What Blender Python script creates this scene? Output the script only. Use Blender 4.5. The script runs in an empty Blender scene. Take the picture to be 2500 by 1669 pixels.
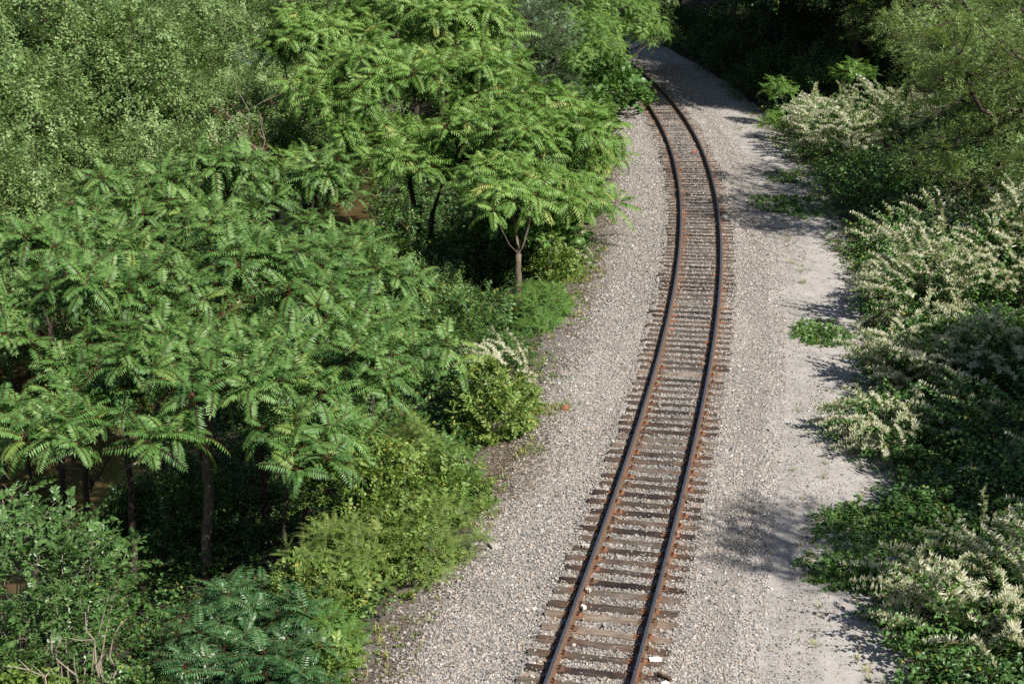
import bpy, math
import numpy as np
from mathutils import Vector
C = bpy.context.scene
COL = C.collection
rad = math.radians

# ------------------------------------------------------------------ camera
cam_d = bpy.data.cameras.new('camera')
cam_d.sensor_width = 36.0
cam_d.lens = 52.92
cam_d.clip_start = 0.1
cam_d.clip_end = 6000
cam = bpy.data.objects.new('camera', cam_d)
COL.objects.link(cam)
cam.location = (0, 0, 14.172)
cam.rotation_euler = (rad(90 - 18.51), 0, 0)
C.camera = cam
C.render.resolution_x, C.render.resolution_y = 1024, 683

# ------------------------------------------------------------------ sun and sky
SUN_EL = rad(44.0)
SUN_TO = Vector((0.72, -0.69, 0)).normalized()          # horizontal direction towards the sun
world = bpy.data.worlds.new('World')
C.world = world
world.use_nodes = True
wn = world.node_tree
bg = wn.nodes['Background']
sky = wn.nodes.new('ShaderNodeTexSky')
sky.sky_type = 'NISHITA'
sky.sun_disc = False
sky.sun_elevation = SUN_EL
sky.sun_rotation = math.atan2(SUN_TO.x, SUN_TO.y)
wn.links.new(sky.outputs[0], bg.inputs[0])
bg.inputs[1].default_value = 0.055
sun_d = bpy.data.lights.new('sun', 'SUN')
sun_d.energy = 4.9
sun_d.angle = rad(0.53)
sun_d.color = (1.0, 0.955, 0.88)
sun = bpy.data.objects.new('sun', sun_d)
COL.objects.link(sun)
sd = Vector((SUN_TO.x * math.cos(SUN_EL), SUN_TO.y * math.cos(SUN_EL), math.sin(SUN_EL)))
sun.rotation_euler = sd.to_track_quat('Z', 'Y').to_euler()
sun.location = (30, -20, 60)
C.view_settings.view_transform = 'Standard'
C.view_settings.look = 'None'
C.view_settings.gamma = 1
C.view_settings.exposure = 0.65
C.cycles.max_bounces = 6
C.cycles.diffuse_bounces = 3
C.cycles.glossy_bounces = 2
C.cycles.transmission_bounces = 4
C.cycles.caustics_reflective = False
C.cycles.caustics_refractive = False
C.cycles.use_denoising = False

# ------------------------------------------------------------------ materials
def newmat(name):
    m = bpy.data.materials.new(name)
    m.use_nodes = True
    nt = m.node_tree
    return m, nt, nt.nodes['Principled BSDF'], nt.nodes['Material Output']

def ramp(nt, src, stops, mode='LINEAR'):
    r = nt.nodes.new('ShaderNodeValToRGB')
    r.color_ramp.interpolation = mode
    e = r.color_ramp.elements
    while len(e) < len(stops):
        e.new(0.5)
    for i, (p, c) in enumerate(stops):
        e[i].position = p
        e[i].color = (c[0], c[1], c[2], 1) if not isinstance(c, (int, float)) else (c, c, c, 1)
    nt.links.new(src, r.inputs[0])
    return r.outputs[0]

def attr(nt, name):
    a = nt.nodes.new('ShaderNodeAttribute')
    a.attribute_name = name
    return a.outputs['Fac']

def mix(nt, fac, a, b, kind='MIX'):
    n = nt.nodes.new('ShaderNodeMix')
    n.data_type = 'RGBA'
    n.blend_type = kind
    for v, i in ((fac, 0), (a, 6), (b, 7)):
        if isinstance(v, (int, float)):
            n.inputs[i].default_value = v
        elif isinstance(v, tuple):
            n.inputs[i].default_value = (*v, 1)
        else:
            nt.links.new(v, n.inputs[i])
    return n.outputs[2]

def mathn(nt, op, a, b=0.0, clamp=False):
    n = nt.nodes.new('ShaderNodeMath')
    n.operation = op
    n.use_clamp = clamp
    for v, i in ((a, 0), (b, 1)):
        if isinstance(v, (int, float)):
            n.inputs[i].default_value = v
        else:
            nt.links.new(v, n.inputs[i])
    return n.outputs[0]

def noise(nt, scale, vec=None, detail=4, rough=0.55):
    n = nt.nodes.new('ShaderNodeTexNoise')
    n.inputs['Scale'].default_value = scale
    n.inputs['Detail'].default_value = detail
    n.inputs['Roughness'].default_value = rough
    if vec is not None:
        nt.links.new(vec, n.inputs['Vector'])
    return n.outputs[0]

def texco(nt, which='Object'):
    return nt.nodes.new('ShaderNodeTexCoord').outputs[which]

def bump(nt, bsdf, h, strength=0.5, dist=0.02):
    b = nt.nodes.new('ShaderNodeBump')
    b.inputs['Strength'].default_value = strength
    b.inputs['Distance'].default_value = dist
    nt.links.new(h, b.inputs['Height'])
    nt.links.new(b.outputs[0], bsdf.inputs['Normal'])

def leaf_mat(name, lo, mid, hi, yellow=(0.42, 0.36, 0.05), rough=0.42, trans=0.28, spec=0.5):
    """leaf pigment from the per-leaf attributes v (shade of green) and y (yellowing)"""
    m, nt, p, out = newmat(name)
    c = ramp(nt, attr(nt, 'v'), [(0, lo), (0.5, mid), (1, hi)])
    c = mix(nt, attr(nt, 'y'), c, yellow)
    nt.links.new(c, p.inputs['Base Color'])
    p.inputs['Roughness'].default_value = rough
    p.inputs['Specular IOR Level'].default_value = spec
    t = nt.nodes.new('ShaderNodeBsdfTranslucent')
    tc = mix(nt, 1.0, c, (1.0, 1.0, 0.45), 'MULTIPLY')
    nt.links.new(tc, t.inputs[0])
    s = nt.nodes.new('ShaderNodeMixShader')
    s.inputs[0].default_value = trans
    nt.links.new(p.outputs[0], s.inputs[1])
    nt.links.new(t.outputs[0], s.inputs[2])
    nt.links.new(s.outputs[0], out.inputs[0])
    return m

def bark_mat(name, a, b, scale=9):
    m, nt, p, out = newmat(name)
    mp = nt.nodes.new('ShaderNodeMapping')
    mp.inputs['Scale'].default_value = (1, 1, 0.22)
    nt.links.new(texco(nt), mp.inputs[0])
    n = noise(nt, scale * 3, mp.outputs[0], 6, 0.7)
    nt.links.new(ramp(nt, n, [(0.32, a), (0.7, b)]), p.inputs['Base Color'])
    p.inputs['Roughness'].default_value = 0.9
    bump(nt, p, n, 0.8, 0.03)
    return m

M = {}
M['sumac'] = leaf_mat('sumac_leaf', (0.036, 0.098, 0.020), (0.094, 0.205, 0.045), (0.185, 0.315, 0.085), yellow=(0.38, 0.42, 0.08), rough=0.45, trans=0.30, spec=0.45)
M['sumac_gloss'] = leaf_mat('glossy_sumac_leaf', (0.028, 0.085, 0.028), (0.058, 0.15, 0.048), (0.12, 0.235, 0.09), rough=0.34, trans=0.25, spec=0.6)
M['sumac_bright'] = leaf_mat('bright_sumac_leaf', (0.060, 0.15, 0.022), (0.145, 0.285, 0.050), (0.25, 0.40, 0.10), yellow=(0.44, 0.46, 0.13), rough=0.46, trans=0.36, spec=0.45)
M['rachis'] = leaf_mat('leaf_stalk', (0.12, 0.026, 0.020), (0.17, 0.05, 0.03), (0.14, 0.17, 0.05), trans=0.0, rough=0.6)
M['woods'] = leaf_mat('woods_leaf', (0.07, 0.135, 0.032), (0.165, 0.27, 0.078), (0.33, 0.44, 0.18), rough=0.5, yellow=(0.36, 0.36, 0.09), trans=0.3)
M['shrub'] = leaf_mat('shrub_leaf', (0.065, 0.13, 0.022), (0.15, 0.25, 0.045), (0.27, 0.36, 0.09), rough=0.45, trans=0.3)
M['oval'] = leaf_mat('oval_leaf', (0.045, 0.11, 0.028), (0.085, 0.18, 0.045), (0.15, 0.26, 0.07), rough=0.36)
M['fern'] = leaf_mat('fern_leaf', (0.065, 0.18, 0.028), (0.12, 0.275, 0.045), (0.18, 0.35, 0.07), rough=0.5)
M['heart'] = leaf_mat('heart_leaf', (0.050, 0.125, 0.024), (0.092, 0.20, 0.040), (0.16, 0.28, 0.065), rough=0.48)
M['knot'] = leaf_mat('knotweed_leaf', (0.038, 0.11, 0.018), (0.088, 0.205, 0.040), (0.165, 0.29, 0.075), rough=0.45)
M['flower'] = leaf_mat('cream_flower', (0.46, 0.47, 0.30), (0.64, 0.64, 0.48), (0.78, 0.78, 0.66), rough=0.8, trans=0.3, spec=0.2)
M['willow'] = leaf_mat('willow_leaf', (0.08, 0.15, 0.032), (0.175, 0.28, 0.07), (0.30, 0.40, 0.14), rough=0.45, trans=0.36)
M['silver'] = leaf_mat('silver_leaf', (0.06, 0.12, 0.05), (0.13, 0.21, 0.11), (0.28, 0.36, 0.24), rough=0.45)
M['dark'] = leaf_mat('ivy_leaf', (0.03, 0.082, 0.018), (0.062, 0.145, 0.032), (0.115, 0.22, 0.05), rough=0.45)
M['litter'] = leaf_mat('dead_leaf', (0.045, 0.032, 0.022), (0.10, 0.07, 0.046), (0.22, 0.17, 0.12), rough=0.9, trans=0.05, spec=0.1)
M['grass'] = leaf_mat('grass_blade', (0.09, 0.15, 0.03), (0.15, 0.21, 0.05), (0.27, 0.27, 0.10), rough=0.6)
M['seed'] = leaf_mat('red_seed', (0.10, 0.012, 0.015), (0.17, 0.025, 0.03), (0.24, 0.05, 0.05), rough=0.7)
M['bark'] = bark_mat('grey_bark', (0.055, 0.042, 0.03), (0.24, 0.185, 0.135))
M['bark_dark'] = bark_mat('dark_bark', (0.022, 0.016, 0.012), (0.09, 0.062, 0.045))
M['twig'] = bark_mat('dry_twig', (0.16, 0.115, 0.085), (0.40, 0.33, 0.28))
M['stem'] = bark_mat('green_stem', (0.06, 0.07, 0.02), (0.16, 0.12, 0.05))
M['straw'] = bark_mat('straw', (0.10, 0.075, 0.05), (0.36, 0.29, 0.21))

def plain(name, col, rough=0.8, metal=0.0, ns=30, amt=0.35):
    m, nt, p, out = newmat(name)
    n = noise(nt, ns, texco(nt), 5)
    lo = tuple(c * (1 - amt) for c in col)
    hi = tuple(min(1, c * (1 + amt)) for c in col)
    nt.links.new(ramp(nt, n, [(0.3, lo), (0.7, hi)]), p.inputs['Base Color'])
    p.inputs['Roughness'].default_value = rough
    p.inputs['Metallic'].default_value = metal
    bump(nt, p, n, 0.3, 0.004)
    return m
M['steel'] = plain('polished_rail_top', (0.25, 0.25, 0.27), 0.36, 0.85, 8, 0.2)
M['rust'] = plain('rusty_steel', (0.125, 0.072, 0.042), 0.85, 0, 14, 0.3)
M['rust_bright'] = plain('orange_rust', (0.22, 0.095, 0.045), 0.9, 0, 22, 0.4)
M['spike'] = plain('dark_spike', (0.075, 0.03, 0.016), 0.8, 0, 40, 0.3)
M['paper'] = plain('white_scrap', (0.72, 0.70, 0.66), 0.8, 0, 12, 0.08)
M['blue'] = plain('blue_wrapper', (0.08, 0.27, 0.62), 0.4, 0, 14, 0.3)
M['plastic'] = plain('clear_plastic', (0.42, 0.46, 0.50), 0.15, 0, 20, 0.15)
M['brick'] = plain('brick_red', (0.42, 0.12, 0.075), 0.9, 0, 25, 0.25)
M['palestone'] = plain('pale_stone', (0.40, 0.37, 0.33), 0.9, 0, 18, 0.15)

STONES = [(0.000, (0.065, 0.068, 0.068)), (0.120, (0.125, 0.128, 0.125)), (0.300, (0.215, 0.208, 0.196)), (0.520, (0.305, 0.285, 0.262)),
          (0.660, (0.370, 0.343, 0.312)), (0.760, (0.325, 0.270, 0.225)), (0.860, (0.385, 0.310, 0.250)), (0.930, (0.460, 0.435, 0.410)), (1.0, (0.570, 0.550, 0.520))]

def gravel_mat(name, dust, scale, dust_bias):
    """ground of packed stones; attribute u is metres from the track's centre line"""
    m, nt, p, out = newmat(name)
    co = texco(nt)
    vo = nt.nodes.new('ShaderNodeTexVoronoi')
    vo.inputs['Scale'].default_value = scale
    nt.links.new(co, vo.inputs['Vector'])
    sep = nt.nodes.new('ShaderNodeSeparateColor')
    nt.links.new(vo.outputs['Color'], sep.inputs[0])
    c = ramp(nt, sep.outputs[0], STONES)
    fine = noise(nt, 60, co, 3, 0.7)
    c2 = ramp(nt, mathn(nt, 'ADD', mathn(nt, 'MULTIPLY', fine, 0.6), mathn(nt, 'MULTIPLY', noise(nt, 2.3, co, 6, 0.65), 0.4)), [(0.36, tuple(x * 0.62 for x in dust)), (0.62, tuple(min(1, x * 1.22) for x in dust))])
    big = noise(nt, 0.55, co, 5, 0.65)
    lane = ramp(nt, mathn(nt, 'MULTIPLY', attr(nt, 'u'), 0.1), [(0.12, 0.0), (0.19, 0.28), (0.24, 0.36), (0.31, 0.2), (0.37, 0.3), (0.45, 0.44), (0.52, 0.36), (0.56, 0.2)])
    f = ramp(nt, mathn(nt, 'ADD', mathn(nt, 'ADD', big, lane), dust_bias), [(0.46, 0.0), (0.78, 1.0)])
    c = mix(nt, f, c, c2)
    dirt = mathn(nt, 'MULTIPLY', ramp(nt, mathn(nt, 'MULTIPLY', attr(nt, 'u'), -0.1), [(0.24, 0.0), (0.36, 1.0)]), ramp(nt, noise(nt, 0.8, co, 6, 0.7), [(0.34, 0.25), (0.52, 1.0)]))
    c = mix(nt, dirt, c, ramp(nt, fine, [(0.3, (0.085, 0.066, 0.05)), (0.7, (0.20, 0.165, 0.135))]))
    au = mathn(nt, 'ABSOLUTE', attr(nt, 'u'))
    near = ramp(nt, au, [(0.0, 0.2), (0.55, 0.35), (0.80, 1.0), (1.0, 0.8)])   # rust and brake dust along the rails
    rim = mathn(nt, 'MULTIPLY', near, ramp(nt, mathn(nt, 'MULTIPLY', au, 0.5), [(0.45, 1.0), (0.72, 0.0)]))
    c = mix(nt, mathn(nt, 'MULTIPLY', rim, ramp(nt, noise(nt, 2.2, co, 4), [(0.40, 0.0), (0.75, 0.6)])), c, (0.22, 0.125, 0.075))
    c = mix(nt, mathn(nt, 'MULTIPLY', ramp(nt, mathn(nt, 'MULTIPLY', au, 0.5), [(0.30, 0.55), (0.60, 0.0)]), ramp(nt, big, [(0.35, 0.3), (0.6, 1.0)])), c, (0.10, 0.078, 0.06))
    nt.links.new(c, p.inputs['Base Color'])
    p.inputs['Roughness'].default_value = 0.92
    p.inputs['Specular IOR Level'].default_value = 0.25
    inv = mathn(nt, 'SUBTRACT', 0.92, f, True)
    wear = noise(nt, 7, co, 6, 0.7)
    h = mathn(nt, 'ADD', mathn(nt, 'MULTIPLY', mathn(nt, 'MULTIPLY', vo.outputs['Distance'], -1.0), inv), mathn(nt, 'ADD', mathn(nt, 'MULTIPLY', fine, 0.25), mathn(nt, 'MULTIPLY', wear, 0.9)))
    bump(nt, p, h, 0.8, 0.03)
    return m
M['ballast'] = gravel_mat('ballast_gravel', (0.25, 0.228, 0.208), 27, -0.06)
M['road'] = gravel_mat('dusty_gravel', (0.375, 0.348, 0.322), 36, -0.06)

def soil_mat(name, cols):
    m, nt, p, out = newmat(name)
    co = texco(nt)
    n = noise(nt, 3.5, co, 8, 0.7)
    c = ramp(nt, n, [(0.3, cols[0]), (0.55, cols[1]), (0.75, cols[2])])
    nt.links.new(c, p.inputs['Base Color'])
    p.inputs['Roughness'].default_value = 0.95
    bump(nt, p, n, 0.7, 0.1)
    return m
M['soil'] = soil_mat('leaf_mould', ((0.018, 0.015, 0.010), (0.045, 0.036, 0.022), (0.085, 0.07, 0.04)))
M['verge'] = soil_mat('dry_verge', ((0.055, 0.044, 0.034), (0.12, 0.098, 0.078), (0.20, 0.17, 0.14)))

def stone_mat():
    m, nt, p, out = newmat('ballast_stone')
    c = mix(nt, 1.0, ramp(nt, attr(nt, 'v'), STONES), (1.12, 1.115, 1.105), 'MULTIPLY')
    c = mix(nt, attr(nt, 'y'), c, (0.27, 0.14, 0.075))
    n = noise(nt, 45, texco(nt), 3)
    c = mix(nt, 0.5, c, ramp(nt, n, [(0.25, 0.55), (0.75, 1.0)]), 'MULTIPLY')
    nt.links.new(c, p.inputs['Base Color'])
    p.inputs['Roughness'].default_value = 0.85
    p.inputs['Specular IOR Level'].default_value = 0.3
    return m
M['stone'] = stone_mat()

def tie_mat(name, a, b, c3):
    m, nt, p, out = newmat(name)
    info = nt.nodes.new('ShaderNodeObjectInfo')
    co = texco(nt)
    off = nt.nodes.new('ShaderNodeVectorMath')
    off.operation = 'MULTIPLY_ADD'
    cmb = nt.nodes.new('ShaderNodeCombineXYZ')
    for i in range(3):
        nt.links.new(info.outputs['Random'], cmb.inputs[i])
    nt.links.new(cmb.outputs[0], off.inputs[0])
    off.inputs[1].default_value = (37, 91, 53)
    nt.links.new(co, off.inputs[2])
    mp = nt.nodes.new('ShaderNodeMapping')
    mp.inputs['Scale'].default_value = (0.7, 13, 13)
    nt.links.new(off.outputs[0], mp.inputs[0])
    g = noise(nt, 2.0, mp.outputs[0], 6, 0.7)
    blot = noise(nt, 2.4, off.outputs[0], 4, 0.6)
    c = ramp(nt, g, [(0.30, a), (0.50, b), (0.72, c3)])
    c = mix(nt, ramp(nt, blot, [(0.40, 0.0), (0.68, 0.75)]), c, tuple(x * 0.55 for x in a))
    tint = ramp(nt, info.outputs['Random'], [(0, (0.62, 0.60, 0.58)), (0.5, (1, 1, 1)), (1, (1.5, 1.42, 1.34))])
    c = mix(nt, 1.0, c, tint, 'MULTIPLY')
    sx = nt.nodes.new('ShaderNodeSeparateXYZ')
    nt.links.new(co, sx.inputs[0])
    d = mathn(nt, 'ABSOLUTE', mathn(nt, 'SUBTRACT', mathn(nt, 'ABSOLUTE', sx.outputs[0]), 0.78))
    st = mathn(nt, 'MULTIPLY', ramp(nt, d, [(0.12, 1.0), (0.46, 0.0)]), ramp(nt, blot, [(0.32, 0.1), (0.62, 1.0)]))
    c = mix(nt, mathn(nt, 'MULTIPLY', st, 0.45), c, (0.17, 0.085, 0.045))
    nt.links.new(c, p.inputs['Base Color'])
    p.inputs['Roughness'].default_value = 0.9
    p.inputs['Specular IOR Level'].default_value = 0.2
    bump(nt, p, g, 0.8, 0.012)
    return m
M['tie_dark'] = tie_mat('creosoted_wood', (0.018, 0.014, 0.013), (0.042, 0.032, 0.029), (0.095, 0.075, 0.064))
M['tie_brown'] = tie_mat('brown_wood', (0.040, 0.030, 0.024), (0.085, 0.066, 0.053), (0.17, 0.138, 0.112))
M['tie_pale'] = tie_mat('weathered_wood', (0.080, 0.063, 0.050), (0.165, 0.134, 0.108), (0.29, 0.25, 0.21))

def water_mat():
    m, nt, p, out = newmat('muddy_water')
    co = texco(nt)
    n = noise(nt, 0.8, co, 5)
    nt.links.new(ramp(nt, n, [(0.3, (0.075, 0.05, 0.022)), (0.7, (0.125, 0.088, 0.042))]), p.inputs['Base Color'])
    p.inputs['Roughness'].default_value = 0.12
    w = noise(nt, 3.0, co, 3)
    bump(nt, p, w, 0.12, 0.05)
    return m
M['water'] = water_mat()

# ------------------------------------------------------------------ the line of the track
def _curve():
    s = np.arange(-40, 190, 0.05)
    q = np.clip(s, 0, 52)
    k = 4.203e-4 + 9.2495e-3 * q / 50 - 4.3989e-3 * (q / 50) ** 2
    k[s < 0] = 0.0004
    k[s > 130] = 0
    H = 0.22001 - np.cumsum(k) * 0.05
    i0 = int(np.argmin(np.abs(s)))
    H -= H[i0] - 0.22001
    x = np.cumsum(np.sin(H)) * 0.05
    y = np.cumsum(np.cos(H)) * 0.05
    return s, x + 0.86212 - x[i0], y + 21.12861 - y[i0], H
CS, CX, CY, CH = _curve()

def at(s, u):
    x = np.interp(s, CS, CX); y = np.interp(s, CS, CY); h = np.interp(s, CS, CH)
    return x + u * np.cos(h), y - u * np.sin(h), h

def off_of(x, y):
    """distance to the right of the track's centre line"""
    x = np.atleast_1d(np.asarray(x, float)); y = np.atleast_1d(np.asarray(y, float))
    r = np.empty_like(x)
    sx, sy, sh = CX[::10], CY[::10], CH[::10]
    for a in range(0, len(x), 20000):
        X, Y = x[a:a + 20000, None], y[a:a + 20000, None]
        i = np.argmin((sx - X) ** 2 + (sy - Y) ** 2, 1)
        r[a:a + 20000] = (X[:, 0] - sx[i]) * np.cos(sh[i]) - (Y[:, 0] - sy[i]) * np.sin(sh[i])
    return r

_U = [-140, -60, -32, -28, -26, -17, -15, -4.6, -3.7, -2.3, -1.5, -1.3, 1.15, 1.35, 2.4, 5.2, 6.2, 12, 26, 60, 140]
_Z = [3, 0, -2.6, -3.6, -4.7, -4.7, -4.1, -.60, -.47, -.38, -.30, -.232, -.218, -.19, -.30, -.43, -.36, .75, 6.0, 15, 30]
_r0 = np.random.default_rng(5)
_W = _r0.normal(0, 1, (14, 2)); _PH = _r0.uniform(0, 6.28, 14)
def lump(x, y, f):
    v = 0
    for i in range(14):
        v = v + np.sin(_W[i, 0] * x * f + _W[i, 1] * y * f + _PH[i])
    return v / 5.0
def ground(x, y, u=None):
    x = np.atleast_1d(np.asarray(x, float)); y = np.atleast_1d(np.asarray(y, float))
    if u is None:
        u = off_of(x, y)
    z = np.interp(u, _U, _Z)
    a = np.interp(np.abs(u), [0, 1.6, 2.5, 5, 8, 20], [.008, .012, .03, .04, .18, .4])
    return z + a * (lump(x, y, 0.9) + 0.5 * lump(y, x, 2.7))
def gz(x, y):
    return float(ground(x, y)[0])

# ------------------------------------------------------------------ mesh helpers
def put(o, parent=None):
    COL.objects.link(o)
    if parent is not None:
        o.parent = parent
    return o

def tag(o, label, cat, group=None):
    o['label'] = label
    o['category'] = cat
    if group:
        o['group'] = group
    return o

def thing(name, label, cat, loc=(0, 0, 0), rz=0, group=None):
    o = bpy.data.objects.new(name, None)
    o.empty_display_size = 0.3
    put(o)
    o.location = loc
    o.rotation_euler = (0, 0, rz)
    return tag(o, label, cat, group)

def raw_mesh(name, V, F, mats, mi=None, attrs=None, smooth=False):
    """V (n,3), F (m,3) triangles or (m,4) quads"""
    me = bpy.data.meshes.new(name)
    V = np.ascontiguousarray(V, np.float32); F = np.ascontiguousarray(F, np.int32)
    k = F.shape[1]
    me.vertices.add(len(V)); me.vertices.foreach_set('co', V.ravel())
    me.loops.add(F.size); me.loops.foreach_set('vertex_index', F.ravel())
    me.polygons.add(len(F))
    me.polygons.foreach_set('loop_start', np.arange(0, F.size, k, dtype=np.int32))
    me.polygons.foreach_set('loop_total', np.full(len(F), k, np.int32))
    if mi is not None:
        me.polygons.foreach_set('material_index', np.ascontiguousarray(mi, np.int32))
    me.polygons.foreach_set('use_smooth', np.full(len(F), smooth, bool))
    for m in mats:
        me.materials.append(m)
    for an, av in (attrs or {}).items():
        a = me.attributes.new(an, 'FLOAT', 'POINT')
        a.data.foreach_set('value', np.ascontiguousarray(av, np.float32))
    me.update(calc_edges=True)
    return me

class Soup:
    """collects triangles of one part; build() links it as ONE mesh object"""
    def __init__(self):
        self.V, self.F, self.v, self.y, self.m, self.n = [], [], [], [], [], 0
    def add(self, V, F, v=0.5, y=0.0, m=0):
        V = np.asarray(V, np.float32).reshape(-1, 3); F = np.asarray(F, np.int32).reshape(-1, 3)
        self.V.append(V); self.F.append(F + self.n); self.n += len(V)
        self.v.append(np.broadcast_to(np.asarray(v, np.float32), (len(V),)))
        self.y.append(np.broadcast_to(np.asarray(y, np.float32), (len(V),)))
        self.m.append(np.broadcast_to(np.asarray(m, np.int32), (len(F),)))
    def arrays(self):
        return (np.concatenate(self.V), np.concatenate(self.F), np.concatenate(self.v),
                np.concatenate(self.y), np.concatenate(self.m))
    def inst(self, proto, R, P, dv=0.0, dy=0.0):
        """many copies of a prototype: R (n,3,3) with scale, P (n,3), dv/dy (n)"""
        V, F, v, y, m = proto
        n, k = len(P), len(V)
        if n == 0:
            return
        W = np.einsum('nij,kj->nki', R, V) + P[:, None, :]
        FF = F[None] + (np.arange(n) * k)[:, None, None]
        dv = np.broadcast_to(np.asarray(dv, float), (n,)); dy = np.broadcast_to(np.asarray(dy, float), (n,))
        self.add(W.reshape(-1, 3), FF.reshape(-1, 3), np.clip(v[None] + dv[:, None], 0, 1).ravel(),
                 np.clip(y[None] + dy[:, None], 0, 1).ravel(), np.tile(m, n))
    def tube(self, pts, r, sides=5, v=0.5, m=0, cap=True):
        pts = np.asarray(pts, float); n = len(pts)
        r = np.broadcast_to(np.asarray(r, float), (n,))
        d = np.gradient(pts, axis=0)
        d /= np.linalg.norm(d, axis=1, keepdims=True) + 1e-9
        a = np.where(np.abs(d[:, 2:3]) < 0.9, np.array([[0, 0, 1.0]]), np.array([[1.0, 0, 0]]))
        s = np.cross(d, a); s /= np.linalg.norm(s, axis=1, keepdims=True) + 1e-9
        t = np.cross(d, s)
        th = np.linspace(0, 2 * np.pi, sides, endpoint=False)
        ring = pts[:, None] + r[:, None, None] * (np.cos(th)[None, :, None] * s[:, None] + np.sin(th)[None, :, None] * t[:, None])
        i = np.arange(n - 1)[:, None] * sides; j = np.arange(sides)[None]; j2 = (j + 1) % sides
        q = np.stack([i + j, i + j2, i + sides + j2, i + sides + j], -1).reshape(-1, 4)
        F = np.concatenate([q[:, [0, 1, 2]], q[:, [0, 2, 3]]])
        if cap:
            F = np.concatenate([F, [[0, k + 1, k] for k in range(1, sides - 1)],
                                [[(n - 1) * sides, (n - 1) * sides + k, (n - 1) * sides + k + 1] for k in range(1, sides - 1)]])
        self.add(ring.reshape(-1, 3), F, v, 0, m)
    def box(self, c, size, rz=0.0, v=0.5, m=0, jit=0.0, rng=None):
        X = np.array([[a, b, d] for a in (-.5, .5) for b in (-.5, .5) for d in (-.5, .5)]) * np.array(size)
        if jit:
            X = X + rng.normal(0, jit, X.shape)
        cs, sn = math.cos(rz), math.sin(rz)
        X = np.stack([X[:, 0] * cs - X[:, 1] * sn, X[:, 0] * sn + X[:, 1] * cs, X[:, 2]], 1) + np.array(c)
        F = [[0, 1, 3], [0, 3, 2], [4, 6, 7], [4, 7, 5], [0, 4, 5], [0, 5, 1], [2, 3, 7], [2, 7, 6], [0, 2, 6], [0, 6, 4], [1, 5, 7], [1, 7, 3]]
        self.add(X, F, v, 0, m)
    def mesh(self, name, mats, smooth=False):
        V, F, v, y, m = self.arrays()
        return raw_mesh(name, V, F, mats, m, {'v': v, 'y': y}, smooth)
    def build(self, name, mats, parent=None, smooth=False):
        mats = mats if isinstance(mats, (list, tuple)) else [mats]
        return put(bpy.data.objects.new(name, self.mesh(name, mats, smooth)), parent)

def unit(a):
    return a / (np.linalg.norm(a, axis=-1, keepdims=True) + 1e-9)

def frames(d, n, scale):
    """rotation with x along d, z near n; scale (k,)"""
    d = unit(d); s = unit(np.cross(n, d)); z = np.cross(d, s)
    R = np.stack([d, s, z], -1)
    return R * np.asarray(scale)[:, None, None]

# ------------------------------------------------------------------ leaves (unit length along x, z up)
def T(V, F):
    return np.array(V, float), np.array(F, int)
FOLD = T([(0, 0, 0), (.38, .5, .10), (.38, -.5, .10), (.5, 0, 0), (1, 0, -.16)], [(0, 3, 1), (0, 2, 3), (1, 3, 4), (3, 2, 4)])
OVAL = T([(0, 0, 0), (.25, .42, .08), (.25, -.42, .08), (.62, .38, .05), (.62, -.38, .05), (.5, 0, -.02), (1, 0, -.14)],
         [(0, 5, 1), (0, 2, 5), (1, 5, 3), (2, 4, 5), (3, 5, 6), (5, 4, 6)])
HEART = T([(0, 0, 0), (-.12, .3, .06), (-.12, -.3, .06), (.22, .5, .05), (.22, -.5, .05), (.62, .3, 0), (.62, -.3, 0), (.35, 0, -.03), (1, 0, -.22)],
          [(0, 7, 1), (0, 2, 7), (1, 7, 3), (2, 4, 7), (3, 7, 5), (4, 6, 7), (5, 7, 8), (7, 6, 8)])
DIA = T([(0, 0, 0), (.45, .5, .06), (.45, -.5, .06), (1, 0, -.1)], [(0, 2, 1), (1, 2, 3)])

def leafs(S, tpl, P, d, n, L, W, v, y, m=0):
    """leaf copies with their own length and width"""
    R = frames(d, n, np.ones(len(P)))
    V, F = tpl
    sc = np.stack([L, W, np.minimum(L, W) * 1.3], -1)
    X = np.einsum('nij,nkj->nki', R, V[None] * sc[:, None, :]) + P[:, None, :]
    k = len(V)
    FF = F[None] + (np.arange(len(P)) * k)[:, None, None]
    S.add(X.reshape(-1, 3), FF.reshape(-1, 3), np.repeat(v, k), np.repeat(y, k), m)

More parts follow.
